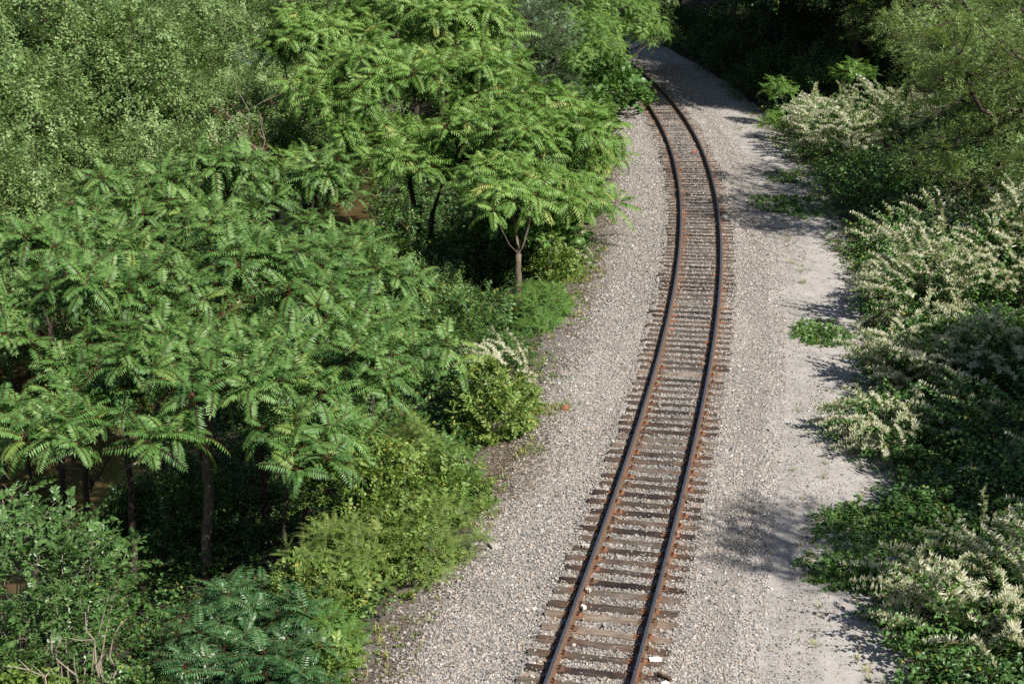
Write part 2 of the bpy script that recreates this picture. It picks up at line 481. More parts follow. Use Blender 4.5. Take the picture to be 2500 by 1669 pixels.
def compound(S, rng, az, e0, L, droop, pairs, lw, yellow=0.0, hang=0.35, stalk=0.18, org=(0, 0, 0), base_v=0.5, red=0.3, m_leaf=0, m_rach=1):
    """one pinnate leaf: an arching stalk with paired hanging leaflets"""
    ns = 9
    t = np.linspace(0, 1, ns)
    ang = e0 - droop * t ** 1.3
    ds = L / (ns - 1)
    rr = np.concatenate([[0], np.cumsum(np.cos(ang[:-1]) * ds)]); zz = np.concatenate([[0], np.cumsum(np.sin(ang[:-1]) * ds)])
    twist = rng.normal(0, 0.10)
    a = az + twist * t
    pts = np.stack([rr * np.cos(a), rr * np.sin(a), zz], 1) + np.array(org)
    fw = unit(np.gradient(pts, axis=0)); sd_ = np.stack([-np.sin(a), np.cos(a), 0 * a], 1); up = np.cross(fw, sd_)
    w = (0.0115 * (1 - 0.5 * t))[:, None] * max(0.6, L)
    for dirn in (sd_, up):
        V = np.concatenate([pts - dirn * w * .5, pts + dirn * w * .5]) + up[:1] * 0.012
        i = np.arange(ns - 1)
        S.add(V, np.concatenate([np.stack([i, i + 1, i + ns + 1], 1), np.stack([i, i + ns + 1, i + ns], 1)]), red, 0, m_rach)
    u = np.linspace(stalk, 0.97, pairs)
    u2 = np.repeat(u, 2); side = np.tile([1.0, -1.0], pairs)
    u2 = np.append(u2, 1.0); side = np.append(side, 0.0)
    g = lambda A: np.stack([np.interp(u2, t, A[:, k]) for k in range(3)], 1)
    P, Fw, Sd, Up = g(pts), g(fw), g(sd_), g(up)
    n = len(u2)
    prof = 0.55 + 0.45 * np.sin(np.pi * np.clip(u2 * 0.85 + 0.1, 0, 1))
    ll = lw[0] * prof * rng.uniform(0.88, 1.1, n); ww = lw[1] * prof * rng.uniform(0.9, 1.1, n)
    f = np.where(side == 0, 1.0, 0.30 + 0.25 * u2)[:, None]
    d = unit(Sd * side[:, None] + Fw * f + Up * rng.normal(-0.05, 0.08, n)[:, None] - np.array([0, 0, 1]) * (hang + rng.normal(0, 0.1, n))[:, None])
    nn = unit(Up + rng.normal(0, 0.12, (n, 3)))
    leafs(S, FOLD, P, d, nn, ll, ww, np.clip(base_v + rng.normal(0, 0.10, n), 0, 1), np.clip(np.full(n, yellow) + rng.normal(0, .05, n) * (yellow > 0), 0, 1), m_leaf)

def rosettes(seed, count, nl, L, lw, pairs, spread=(0.15, 1.0), droop=(0.6, 1.3), yel=0.05, hang=0.35, red=0.35):
    """bunches of pinnate leaves as they sit on a branch tip"""
    out = []
    for k in range(count):
        rng = np.random.default_rng(seed + k)
        S = Soup()
        n = nl + int(rng.integers(-2, 3))
        for i in range(n):
            q = i / max(1, n - 1)
            az = i * 2.39996 + rng.normal(0, 0.25)
            e0 = spread[1] * (1 - q) + spread[0] * q + rng.normal(0, 0.12)
            ye = 0.0
            if rng.random() < yel:
                ye = rng.uniform(0.2, 0.85)
            compound(S, rng, az, e0, L * rng.uniform(0.6, 1.12) * (1 - 0.25 * (1 - q) ** 2), rng.uniform(*droop), pairs + int(rng.integers(-1, 2)), lw,
                     ye, hang, 0.2, (0, 0, -0.10 * q), 0.5 + rng.normal(0, 0.14) + 0.12 * (1 - q), red)
        out.append(S.arrays())
    return out

def spray(seed, tpl, n, length, leaf, width, sag=0.25, v0=0.5, yel=0.02, up=0.4, fwd=0.7, spread=0.0, twig=True, twig_m=1):
    """a leafy twig growing along +x"""
    rng = np.random.default_rng(seed)
    S = Soup()
    t = np.linspace(0, 1, 6)
    pts = np.stack([length * t, 0.06 * length * np.sin(3 * t + rng.uniform(0, 6)), -sag * length * t ** 2], 1)
    if twig:
        for k in range(2):
            w = 0.006 * (1 - .6 * t)[:, None]; o = np.array([[0, 1, 0], [0, 0, 1]])[k] * w
            V = np.concatenate([pts - o, pts + o]); i = np.arange(5)
            S.add(V, np.concatenate([np.stack([i, i + 1, i + 7], 1), np.stack([i, i + 7, i + 6], 1)]), .4, 0, twig_m)
    u = np.sort(rng.uniform(0.08, 1.0, n)); side = np.where(np.arange(n) % 2 == 0, 1.0, -1.0)
    P = np.stack([np.interp(u, t, pts[:, k]) for k in range(3)], 1) + rng.normal(0, spread + 1e-6, (n, 3))
    d = np.stack([np.full(n, fwd), side * rng.uniform(.5, 1.1, n), rng.normal(-0.15, 0.3, n)], 1)
    nn = np.stack([rng.normal(0, .35, n), rng.normal(0, .35, n), np.full(n, 1.0)], 1) + np.array([0, 0, up])
    L = leaf * rng.uniform(0.65, 1.15, n)
    yy = np.where(rng.random(n) < yel, rng.uniform(.4, 1, n), 0)
    leafs(S, tpl, P, d, nn, L, L * width, np.clip(v0 + rng.normal(0, .18, n), 0, 1), yy)
    return S.arrays()

def knot_spray(seed, length=0.9, leaf=0.13, nodes=12, spikes=7, flower=1.0):
    """arching knotweed branch: heart-shaped leaves below, upright cream flower spikes above. Returns leaf part, flower part"""
    rng = np.random.default_rng(seed)
    A, B = Soup(), Soup()
    t = np.linspace(0, 1, 8)
    pts = np.stack([length * t, 0.03 * np.sin(9 * t), length * (0.12 * t - 0.42 * t ** 2)], 1)
    A.tube(pts, 0.006 * (1.1 - .7 * t), 3, .4, 1, False)
    u = np.linspace(0.08, 1.0, nodes); side = np.where(np.arange(nodes) % 2 == 0, 1.0, -1.0)
    P = np.stack([np.interp(u, t, pts[:, k]) for k in range(3)], 1)
    d = np.stack([np.full(nodes, .35), side, rng.normal(-.45, .25, nodes)], 1)
    nn = np.stack([rng.normal(.1, .3, nodes), rng.normal(0, .3, nodes), np.ones(nodes)], 1)
    L = leaf * (1.1 - .55 * u) * rng.uniform(.8, 1.15, nodes)
    leafs(A, HEART, P, d, nn, L, L * .78, np.clip(.5 + rng.normal(0, .16, nodes), 0, 1), np.where(rng.random(nodes) < .03, .7, 0))
    if flower > 0:
        for k in range(1, nodes):
            ns = int(spikes * flower * rng.uniform(.6, 1.3))
            if ns == 0:
                continue
            dd = unit(np.stack([rng.normal(.35, .35, ns), side[k] * .25 + rng.normal(0, .45, ns), rng.uniform(.6, 1.1, ns)], 1))
            ll = rng.uniform(.10, .19, ns) * (1.15 - .4 * u[k])
            q = P[k] + np.zeros((ns, 3)) + dd * .012
            for nrm in (np.array([1., 0, .2]), np.array([0, 1., .2])):
                leafs(B, DIA, q, dd, np.tile(nrm, (ns, 1)) + rng.normal(0, .2, (ns, 3)), ll, ll * .25, np.clip(.55 + rng.normal(0, .2, ns), 0, 1), np.zeros(ns))
    return A.arrays(), (B.arrays() if B.n else None)

ROS_A = rosettes(100, 16, 10, 0.98, (0.19, 0.052), 14, (-0.2, 1.15), (0.45, 1.35), 0.02, 0.28)
ROS_B = rosettes(200, 12, 10, 1.24, (0.245, 0.070), 11, (-0.3, 0.95), (0.5, 1.5), 0.035, 0.50, 0.6)
ROS_D = rosettes(300, 6, 10, 0.74, (0.15, 0.041), 11, (0.0, 1.0), (0.4, 1.2), 0.01, 0.18, 0.6)
ROS_S = rosettes(400, 5, 11, 0.85, (0.20, 0.052), 10, (-0.1, 0.9), (0.4, 1.0), 0.03, 0.22, 0.7)
ROS_C = rosettes(500, 5, 11, 0.80, (0.17, 0.045), 10, (-0.5, 0.7), (0.7, 1.4), 0.03, 0.4, 0.8)
SMALL = [spray(600 + i, DIA, 44, 0.85, 0.115, 0.55, .3, .5, .03, .5, .6, .06) for i in range(8)]
OVALS = [spray(620 + i, OVAL, 20, 0.75, 0.125, 0.62, .3, .5, .02) for i in range(6)]
BUSH = [spray(640 + i, FOLD, 22, 0.46, 0.105, 0.58, .2, .5, .04, .5, .6, .03) for i in range(8)]
YELB = [spray(660 + i, OVAL, 18, 0.48, 0.112, 0.62, .2, .62, .06, .5, .6, .02) for i in range(6)]
HEARTS = [spray(680 + i, HEART, 8, 0.7, 0.27, 0.85, .3, .5, .01, .6) for i in range(6)]
VINE = [spray(700 + i, HEART, 11, 0.45, 0.12, 0.9, .25, .55, .03, .9, .5, .03) for i in range(6)]
LANCE = [spray(720 + i, DIA, 40, 0.8, 0.14, 0.20, .5, .5, .01, .3, .8, .04) for i in range(8)]
IVY = [spray(740 + i, OVAL, 14, 0.5, 0.11, 0.72, .2, .5, .015, .9, .5, .05) for i in range(6)]
def fern(seed):
    rng = np.random.default_rng(seed); S = Soup()
    for i in range(7):
        compound(S, rng, i * 0.9 + rng.normal(0, .2), rng.uniform(.3, 1.1), rng.uniform(.3, .48), rng.uniform(.5, 1.1), 12, (.058, .019), 0, .1, .12, (0, 0, 0), .5 + rng.normal(0, .12), .85)
    return S.arrays()
FERN = [fern(760 + i) for i in range(6)]
KNOT = [knot_spray(800 + i) for i in range(7)]
KNOT_LEAFY = [knot_spray(820 + i, flower=0.0, leaf=.14) for i in range(5)]
KNOT_SPARSE = [knot_spray(830 + i, flower=0.45) for i in range(5)]

# ------------------------------------------------------------------ plant builders
def dome_pts(rng, dome, n, low=-0.25, depth=0.4, lumpy=0.22):
    """points on and just under the top of an uneven dome; also outward directions"""
    c, r = np.array(dome[:3]), np.array(dome[3:6])
    k = np.arange(n) + 0.5
    z = 1 - (1 - low) * (k / n); ph = k * 2.39996 + rng.uniform(0, 6.28)
    z = np.clip(z + rng.normal(0, .06, n), low, 1); ph = ph + rng.normal(0, .18, n)
    q = np.sqrt(np.maximum(0, 1 - z ** 2))
    d = np.stack([q * np.cos(ph), q * np.sin(ph), z], 1)
    a = rng.normal(0, 2.2, (5, 3)); b = rng.uniform(0, 6.28, 5)
    f = 1 + lumpy * np.sin(d @ a.T + b).sum(1) / 2.2
    f = f * (1 - depth * rng.random(n) ** 2)
    return c + d * r * f[:, None], d

def skeleton(S, base, fork, tips, rng, r_tip=0.012, r_trunk=None, m=0, wob=0.06, sides=6):
    base, fork = np.array(base, float), np.array(fork, float)
    nodes = [fork]; parent = [-1]; plen = [0.0]
    poly = []
    order = np.argsort(np.linalg.norm(tips - fork, axis=1))
    N = np.array(nodes)
    for ti in order:
        tp = tips[ti]
        N = np.array(nodes)
        dd = np.linalg.norm(N - tp, axis=1) + 0.45 * np.array(plen) + np.where(N[:, 2] > tp[2] + 0.2, 1.5, 0)
        i = int(np.argmin(dd)); p = N[i]
        ln = np.linalg.norm(tp - p)
        k = max(2, int(ln / 0.7) + 1)
        idx = [i]
        for j in range(1, k + 1):
            t = j / k
            q = p + (tp - p) * t + np.array([0, 0, -0.12 * ln * math.sin(math.pi * t)]) + (rng.normal(0, wob * ln * .35, 3) if j < k else 0)
            nodes.append(q); parent.append(idx[-1]); plen.append(plen[idx[-1]] + ln / k); idx.append(len(nodes) - 1)
        poly.append(idx)
    cnt = np.zeros(len(nodes))
    for idx in poly:
        j = idx[-1]
        while j >= 0:
            cnt[j] += 1; j = parent[j]
    R = r_tip * np.maximum(1, cnt) ** 0.5
    N = np.array(nodes)
    cap = R[0] if r_trunk is None else r_trunk * .8
    R = np.minimum(R, cap * 0.5)
    for idx in poly:
        rr = R[idx].copy(); rr[0] = min(rr[0], rr[1] * 1.25)
        S.tube(N[idx], rr, 5, .5, m, False)
    rt = r_trunk or R[0] * 1.3
    t = np.linspace(0, 1, 9)[:, None]
    ln = np.linalg.norm(fork - base)
    tr = base + (fork - base) * t + np.concatenate([np.zeros((1, 3)), rng.normal(0, .006 * ln, (7, 3)), np.zeros((1, 3))])
    rad_ = rt * (1 - .25 * t[:, 0]); rad_[0] *= 1.25
    S.tube(tr, rad_, 10, .5, m, True)

def orient(rng, d, tilt=0.45):
    """upright frames leaning outwards along d, spun at random"""
    n = len(d)
    z = unit(np.array([0, 0, 1.0]) + tilt * d + rng.normal(0, .12, (n, 3)))
    a = rng.uniform(0, 6.28, n)
    x = np.stack([np.cos(a), np.sin(a), 0 * a], 1)
    x = unit(x - z * (x * z).sum(1, keepdims=True)); y = np.cross(z, x)
    return np.stack([x, y, z], -1)

def scatter(S, protos, R, P, rng, dv=0.0, dvs=0.1, dy=0.0):
    k = rng.integers(0, len(protos), len(P))
    dv = np.broadcast_to(np.asarray(dv, float), (len(P),)) + rng.normal(0, dvs, len(P))
    dy = np.broadcast_to(np.asarray(dy, float), (len(P),))
    for i, pr in enumerate(protos):
        q = k == i
        if q.any() and pr is not None:
            S.inst(pr, R[q], P[q], dv[q], dy[q])

def sumac(name, label, base, fork, domes, ros, mats, seed, scale=1.0, r_trunk=0.09, low=-0.15, dv=0.0, tilt=0.5, group=None, bark='bark_dark', wob=0.06, cat='tree', sub=1.0, twin=None):
    rng = np.random.default_rng(seed)
    base = (base[0], base[1], gz(base[0], base[1]) - 0.1 if len(base) < 3 else base[2])
    t = thing(name, label, cat, base, 0, group)
    b = np.array(base)
    P, D = [], []
    if sub:
        small = []
        for dm in domes:
            k = max(3, int(round(dm[6] / 7.6)))
            for q in range(k):
                a, rr = q * 2.39996 + rng.normal(0, .3), math.sqrt((q + .5) / k) * .92
                zz = dm[2] + dm[5] * (math.sqrt(max(0, 1 - rr * rr)) - .45) + rng.normal(0, .28) * sub
                small.append((dm[0] + dm[3] * rr * math.cos(a), dm[1] + dm[4] * rr * math.sin(a), zz, .68 * sub, .68 * sub, .46 * sub, int(rng.integers(6, 9))))
        domes = small
    for dm in domes:
        p, d = dome_pts(rng, dm, int(dm[6]), low, 0.5, .25)
        P.append(p); D.append(d)
    P, D = np.concatenate(P), np.concatenate(D)
    gzv = ground(P[:, 0], P[:, 1])
    P[:, 2] = np.maximum(P[:, 2], gzv + 0.25)
    S = Soup()
    R = orient(rng, D, tilt) * (scale * rng.uniform(.68, 1.15, len(P)))[:, None, None]
    scatter(S, ros, R, P - b, rng, dv, .15)
    S.build('crown', mats, t)
    W = Soup()
    skeleton(W, base, fork, P - np.array([0, 0, .04]), rng, 0.011, r_trunk, 0, wob)
    W.V = [v - b.astype(np.float32) for v in W.V]
    W.build('trunk', M[bark], t, True)
    if twin is not None:
        Q = Soup()
        q = np.array(twin) - b
        n = len(q)
        Q.tube(np.concatenate([[[0.03, 0, 0]], q]), r_trunk * np.linspace(1.0, .35, n + 1), 9)
        Q.build('trunk', M[bark], t, True)
    return t

def leaf_shrub(name, label, base, domes, protos, mats, seed, cat='shrub', n_stems=14, low=0.0, depth=0.5, scale=1.0, up=0.5, dv=0.0, group=None,
               flower=None, fl_frac=1.0, stem_m='stem', part='foliage', rand=0.45, skel=None, r_trunk=.1, trunk_m='bark_dark', dvs=.1, stem_r=.014, lobes=0):
    """a plant of leafy twigs over uneven domes; skel = height of fork gives it a trunk"""
    rng = np.random.default_rng(seed)
    base = (base[0], base[1], gz(base[0], base[1]) - 0.1)
    t = thing(name, label, cat, base, 0, group)
    b = np.array(base)
    S, FL = Soup(), Soup()
    tips = []
    if lobes:
        out = []
        for dm in domes:
            k = max(4, int(dm[6] / lobes))
            c, d = dome_pts(rng, dm, k, low, .3, .2)
            for q in c:
                f = rng.uniform(.26, .42)
                out.append((*q, dm[3] * f, dm[4] * f, dm[5] * f * .8, max(10, int(lobes * rng.uniform(.8, 1.25)))))
        domes = out
    for dm in domes:
        p, d = dome_pts(rng, dm, int(dm[6]), low, depth)
        g = ground(p[:, 0], p[:, 1]) + .08
        keep = p[:, 2] > g - .5
        p, d = p[keep], d[keep]
        p[:, 2] = np.maximum(p[:, 2], g[keep])
        dd = unit(d * np.array([1, 1, .6]) + np.array([0, 0, up]) + rng.normal(0, rand, d.shape))
        nn = unit(np.array([0, 0, 1.0]) + .5 * d + rng.normal(0, .25, d.shape))
        R = frames(dd, nn, scale * rng.uniform(.75, 1.2, len(p)))
        scatter(S, protos, R, p - b - dd * .3 * scale, rng, dv, dvs)
        if flower is not None:
            k = rng.random(len(p)) < fl_frac
            st = np.random.default_rng(seed + 7)
            scatter_pair(FL, flower, R[k], (p - b - dd * .3 * scale)[k], st)
        tips.append(p)
    S.build(part, mats, t)
    if FL.n:
        FL.build('flowers', M['flower'], t)
    tips = np.concatenate(tips)
    W = Soup()
    if skel is not None:
        pick = tips[rng.permutation(len(tips))[:max(20, len(tips) // 4)]]
        skeleton(W, base, (base[0] + rng.normal(0, .2), base[1] + rng.normal(0, .2), base[2] + skel), pick, rng, .018, r_trunk)
        W.V = [v - b.astype(np.float32) for v in W.V]
        W.build('trunk', M[trunk_m], t, True)
    elif n_stems:
        for p in tips[rng.permutation(len(tips))[:n_stems]]:
            x, y = b[0] + (p[0] - b[0]) * .35, b[1] + (p[1] - b[1]) * .35
            a = np.array([x, y, gz(x, y) - .05]); q = np.linspace(0, 1, 6)[:, None]
            c = a + (p - a) * q + np.array([0, 0, .25]) * np.sin(np.pi * q) + rng.normal(0, .02, (6, 3))
            W.tube(c - b, stem_r * (1.1 - .6 * q[:, 0]), 4, .5, 0, False)
        W.build('stems', M[stem_m], t, True)
    return t

def scatter_pair(S, protos, R, P, rng):
    k = rng.integers(0, len(protos), len(P))
    for i, pr in enumerate(protos):
        q = k == i
        if q.any() and pr is not None:
            S.inst(pr, R[q], P[q], rng.normal(0, .08, int(q.sum())), 0)

def knotweed(name, label, base, domes, seed, kind=KNOT, fl=.75, low=0.0, depth=0.4, scale=1.0, dv=0.0, group=None, up=0.35):
    """leaves and flowers of one clump share the same branches"""
    rng = np.random.default_rng(seed)
    base = (base[0], base[1], gz(base[0], base[1]) - 0.1)
    t = thing(name, label, 'shrub', base, 0, group)
    b = np.array(base)
    S, FL, W = Soup(), Soup(), Soup()
    allp = []
    for dm in domes:
        p, d = dome_pts(rng, dm, int(dm[6] * 1.15), low, depth, .42)
        g = ground(p[:, 0], p[:, 1]) + .1
        p[:, 2] = np.maximum(p[:, 2], g)
        dd = unit(d * np.array([1, 1, .5]) + np.array([-.25, -.1, up]) + rng.normal(0, .3, d.shape))
        nn = unit(np.array([0, 0, 1.0]) + .3 * d)
        R = frames(dd, nn, scale * rng.uniform(.75, 1.2, len(p)))
        o = p - b - dd * .45 * scale
        k = rng.integers(0, len(kind), len(p))
        hasf = (rng.random(len(p)) < fl) & (d[:, 2] > .12 + .25 * rng.random(len(p))) & (lump(p[:, 0] * 1.7, p[:, 1] * 1.7, 1.0) > -.55)
        for i, (A, B) in enumerate(kind):
            q = k == i
            S.inst(A, R[q], o[q], dv + rng.normal(0, .1, int(q.sum())), 0)
            q = q & hasf
            if B is not None and q.any():
                FL.inst(B, R[q], o[q], rng.normal(0, .1, int(q.sum())), 0)
        allp.append(p)
    S.build('foliage', [M['knot'], M['stem']], t)
    if FL.n:
        FL.build('flowers', M['flower'], t)
    P = np.concatenate(allp)
    for p in P[rng.permutation(len(P))[:26]]:
        x, y = b[0] + (p[0] - b[0]) * .5, b[1] + (p[1] - b[1]) * .5
        a = np.array([x, y, gz(x, y) - .05]); q = np.linspace(0, 1, 6)[:, None]
        W.tube(a + (p - a) * q + np.array([0, 0, .3]) * np.sin(np.pi * q) - b, .014 * (1.1 - .6 * q[:, 0]), 4, .5, 0, False)
    W.build('stems', M['stem'], t, True)
    return t

# ------------------------------------------------------------------ the ground
def strip(name, mat, u_list, s_list, kind='structure'):
    U, Sx = np.meshgrid(u_list, s_list)
    x, y, h = at(Sx.ravel(), U.ravel())
    z = ground(x, y, U.ravel())
    nu, ns = len(u_list), len(s_list)
    i, j = np.meshgrid(np.arange(ns - 1), np.arange(nu - 1), indexing='ij')
    a = (i * nu + j).ravel()
    F = np.stack([a, a + 1, a + nu + 1, a + nu], 1)
    me = raw_mesh(name, np.stack([x, y, z], 1), F, [mat], None, {'u': U.ravel()}, True)
    o = put(bpy.data.objects.new(name, me))
    o['kind'] = kind
    return o
s_all = np.concatenate([np.arange(-34, 110, .4), np.arange(110, 188, 2.0)])
strip('ballast_bed', M['ballast'], np.concatenate([np.arange(-4.6, -2.3, .2), np.arange(-2.3, 2.4, .1), [2.4]]), s_all)
strip('gravel_road', M['road'], np.arange(2.4, 5.61, .2), s_all)
strip('left_verge', M['verge'], np.arange(-6.2, -4.59, .2), s_all)
strip('bank', M['soil'], np.concatenate([np.arange(-130, -40, 6), np.arange(-40, -6.2, .9), [-6.2]]), s_all)
strip('hillside', M['soil'], np.concatenate([[5.6], np.arange(6, 26, .5), np.arange(26, 131, 6)]), s_all)
fg = raw_mesh('terrain', [(-3000, -1500, -6), (3000, -1500, -6), (3000, 4000, -6), (-3000, 4000, -6)], [(0, 1, 2, 3)], [M['soil']])
put(bpy.data.objects.new('terrain', fg))['kind'] = 'structure'
xs, ys, _ = at(np.repeat(np.arange(-34, 186, 4.0), 2), np.tile([-29.0, -14.5], 55))
F = [(2 * i, 2 * i + 1, 2 * i + 3, 2 * i + 2) for i in range(54)]
put(bpy.data.objects.new('river', raw_mesh('river', np.stack([xs, ys, 0 * xs - 4.15], 1), F, [M['water']])))['kind'] = 'structure'

# loose stones
def stones(name, rng, s0, s1, u0, u1, n, size, squash=0.75, dens=None, rust=True, label=None):
    s = rng.uniform(s0, s1, n); u = rng.uniform(u0, u1, n)
    if dens is not None:
        k = rng.random(n) < dens(s, u)
        s, u = s[k], u[k]; n = len(s)
    x, y, h = at(s, u)
    z = ground(x, y, u)
    on = (np.abs(u) < 1.28) & (rng.random(n) < .02)
    z = np.where(on, np.maximum(z, -.184), z)
    base = np.array([[a, b, c] for a in (-.5, .5) for b in (-.5, .5) for c in (-.5, .5)])
    F = np.array([[0, 1, 3], [0, 3, 2], [4, 6, 7], [4, 7, 5], [0, 4, 5], [0, 5, 1], [2, 3, 7], [2, 7, 6], [0, 2, 6], [0, 6, 4], [1, 5, 7], [1, 7, 3]])
    V = base[None] + rng.normal(0, .13, (n, 8, 3))
    V = V * (size * np.exp(rng.normal(0, .28, n)))[:, None, None] * rng.uniform(.65, 1.2, (n, 1, 3))
    q = unit(rng.normal(0, 1, (n, 4)))
    w, a, b, c = q.T
    R = np.stack([np.stack([1 - 2 * (b * b + c * c), 2 * (a * b - c * w), 2 * (a * c + b * w)], -1),
                  np.stack([2 * (a * b + c * w), 1 - 2 * (a * a + c * c), 2 * (b * c - a * w)], -1),
                  np.stack([2 * (a * c - b * w), 2 * (b * c + a * w), 1 - 2 * (a * a + b * b)], -1)], 1)
    V = np.einsum('nij,nkj->nki', R, V)
    V[:, :, 2] *= squash
    V += np.stack([x, y, z + size * .12 + rng.uniform(0, .4, n) * size], 1)[:, None]
    v = np.clip(rng.beta(1.9, 1.4, n), 0, 1)
    v = np.clip(v - .17 * np.exp(-(u / .95) ** 4) * (.7 + .5 * lump(s, u, 1.6)), 0, 1)
    yy = np.zeros(n)
    if rust:
        pr = np.exp(-((np.abs(u) - .85) / .28) ** 2) * .38
        yy = np.where(rng.random(n) < pr, rng.uniform(.3, .9, n), 0)
    FF = F[None] + (np.arange(n) * 8)[:, None, None]
    me = raw_mesh(name, V.reshape(-1, 3), FF.reshape(-1, 3), [M['stone']], None, {'v': np.repeat(v, 8), 'y': np.repeat(yy, 8)})
    o = put(bpy.data.objects.new(name, me))
    o['kind'] = 'stuff'
    if label:
        tag(o, label, 'gravel')
    return o
rng = np.random.default_rng(11)
def bed(s, u):
    patch = 0.75 + .5 * lump(s, u, .8)
    edge = np.interp(u, [-4.7, -3.9, -3.3, -2.7, 1.4, 2.0, 2.9], [.04, .12, .5, 1, 1, .45, .3])
    return np.clip(edge * np.clip(patch, .45, 1), 0, 1)
stones('ballast_stones', rng, -5, 26, -4.7, 2.9, 270000, .030, dens=bed, label='crushed grey and tan ballast stones around and between the railway ties')
stones('distant_ballast', rng, 26, 82, -4.6, 2.9, 200000, .036, dens=bed, label='crushed ballast along the far curving part of the track')
def roadd(s, u):
    return np.clip(.55 + .6 * lump(s * .8, u * 2.2, .9), .06, 1) * np.interp(u, [2.4, 2.9, 3.6, 4.0, 4.5, 5.0, 5.6], [.3, .35, .6, .4, .14, .25, .5])
stones('road_gravel', rng, -5, 82, 2.4, 5.7, 110000, .028, .6, roadd, False, 'small loose stones scattered over the pale dusty service road')

# ------------------------------------------------------------------ the track
GA = 0.7525
def rail(name, label, u0, joints):
    t = thing(name, label, 'rail')
    prof = np.array([(-.070, -.168), (.070, -.168), (.070, -.157), (.018, -.140), (.009, -.125), (.009, -.055), (.034, -.040), (.036, -.012), (.030, -.003), (.014, 0),
                     (-.014, 0), (-.030, -.003), (-.036, -.012), (-.034, -.040), (-.009, -.055), (-.009, -.125), (-.018, -.140), (-.070, -.157)])
    s = np.arange(-12, 96, .5)
    k = len(prof)
    V = []
    for pu, pz in prof:
        x, y, h = at(s, u0 + pu)
        V.append(np.stack([x, y, 0 * x + pz], 1))
    V = np.stack(V, 1).reshape(-1, 3)
    i, j = np.meshgrid(np.arange(len(s) - 1), np.arange(k), indexing='ij')
    j2 = (j + 1) % k
    F = np.stack([i * k + j, i * k + j2, (i + 1) * k + j2, (i + 1) * k + j], -1).reshape(-1, 4)
    mi = np.where((j.ravel() >= 8) & (j.ravel() <= 10), 0, 1)
    put(bpy.data.objects.new('rail_section', raw_mesh('rail_section', V, F, [M['steel'], M['rust']], mi)), t)
    for sj in joints:
        B = Soup()
        for side in (-1, 1):
            x, y, h = at(sj, u0 + side * .030)
            B.box((x, y, -.098), (.032, .62, .088), -float(h), .5, 0)
            for q in (-.22, -.08, .08, .22):
                x2, y2, h = at(sj + q, u0 + side * .056)
                B.box((x2, y2, -.098), (.03, .035, .035), -float(h), .5, 0)
        B.build('joint_bar', M['rust_bright'], t)
    return t
rail('rail', 'left-hand steel rail, inner side of the curve, blue-grey top and rusty web', -GA, [11.9, 37.5])
rail('rail', 'right-hand steel rail, outer side of the curve, blue-grey top and rusty web', GA, [2.9, 13.0, 41.0])

def tie_mesh(seed, mats):
    rng = np.random.default_rng(seed)
    nx = 15
    L, W, H = 2.59, .228, .178
    xs = np.linspace(-L / 2, L / 2, nx)
    prof = np.array([(-W / 2, -H), (-W / 2, -.016), (-W / 2 + .014, 0), (0, .002), (W / 2 - .014, 0), (W / 2, -.016), (W / 2, -H)])
    k = len(prof)
    V = np.zeros((nx, k, 3))
    for i, x in enumerate(xs):
        V[i, :, 0] = x + (rng.normal(0, .012, k) if i in (0, nx - 1) else 0)
        V[i, :, 1] = prof[:, 0] + rng.normal(0, .006, k)
        V[i, :, 2] = prof[:, 1] + rng.normal(0, .004, k) * (prof[:, 1] > -.1)
    i, j = np.meshgrid(np.arange(nx - 1), np.arange(k - 1), indexing='ij')
    F = np.stack([i * k + j, (i + 1) * k + j, (i + 1) * k + j + 1, i * k + j + 1], -1).reshape(-1, 4)
    F = np.concatenate([F[:, [0, 1, 2]], F[:, [0, 2, 3]]]).tolist()
    for q in range(1, k - 1):
        F.append([0, q, q + 1]); F.append([(nx - 1) * k, (nx - 1) * k + q + 1, (nx - 1) * k + q])
    return raw_mesh('tie_wood', V.reshape(-1, 3), F, [mats])
TIE_ME = {c: [tie_mesh(40 + i + 10 * q, M['tie_' + c]) for i in range(3)] for q, c in enumerate(('dark', 'brown', 'pale'))}
pl = Soup()
pl.box((0, 0, .008), (.36, .195, .016))
pl.box((-.085, 0, .021), (.014, .19, .012)); pl.box((.085, 0, .021), (.014, .19, .012))
PLATE = [pl.mesh('tie_plate', [M[k]]) for k in ('rust', 'rust_bright')]
sp = Soup()
sp.box((0, 0, .012), (.022, .022, .05)); sp.box((.008, 0, .04), (.045, .034, .014))
SPIKE = sp.mesh('spike', [M['spike']])
SP0, NT = .3, 152
PALE = {0, 1, 2, 9, 11, 14, 16}
DARK = {4, 5, 7, 8, 10, 18, 22, 24, 26}
rng = np.random.default_rng(21)
WORD = {'dark': ['dark creosoted', 'near-black'], 'brown': ['brown', 'rust-stained brown'], 'pale': ['pale weathered', 'bleached grey-brown']}
def ordn(n):
    return '%d%s' % (n, 'th' if 10 <= n % 100 <= 20 else {1: 'st', 2: 'nd', 3: 'rd'}.get(n % 10, 'th'))
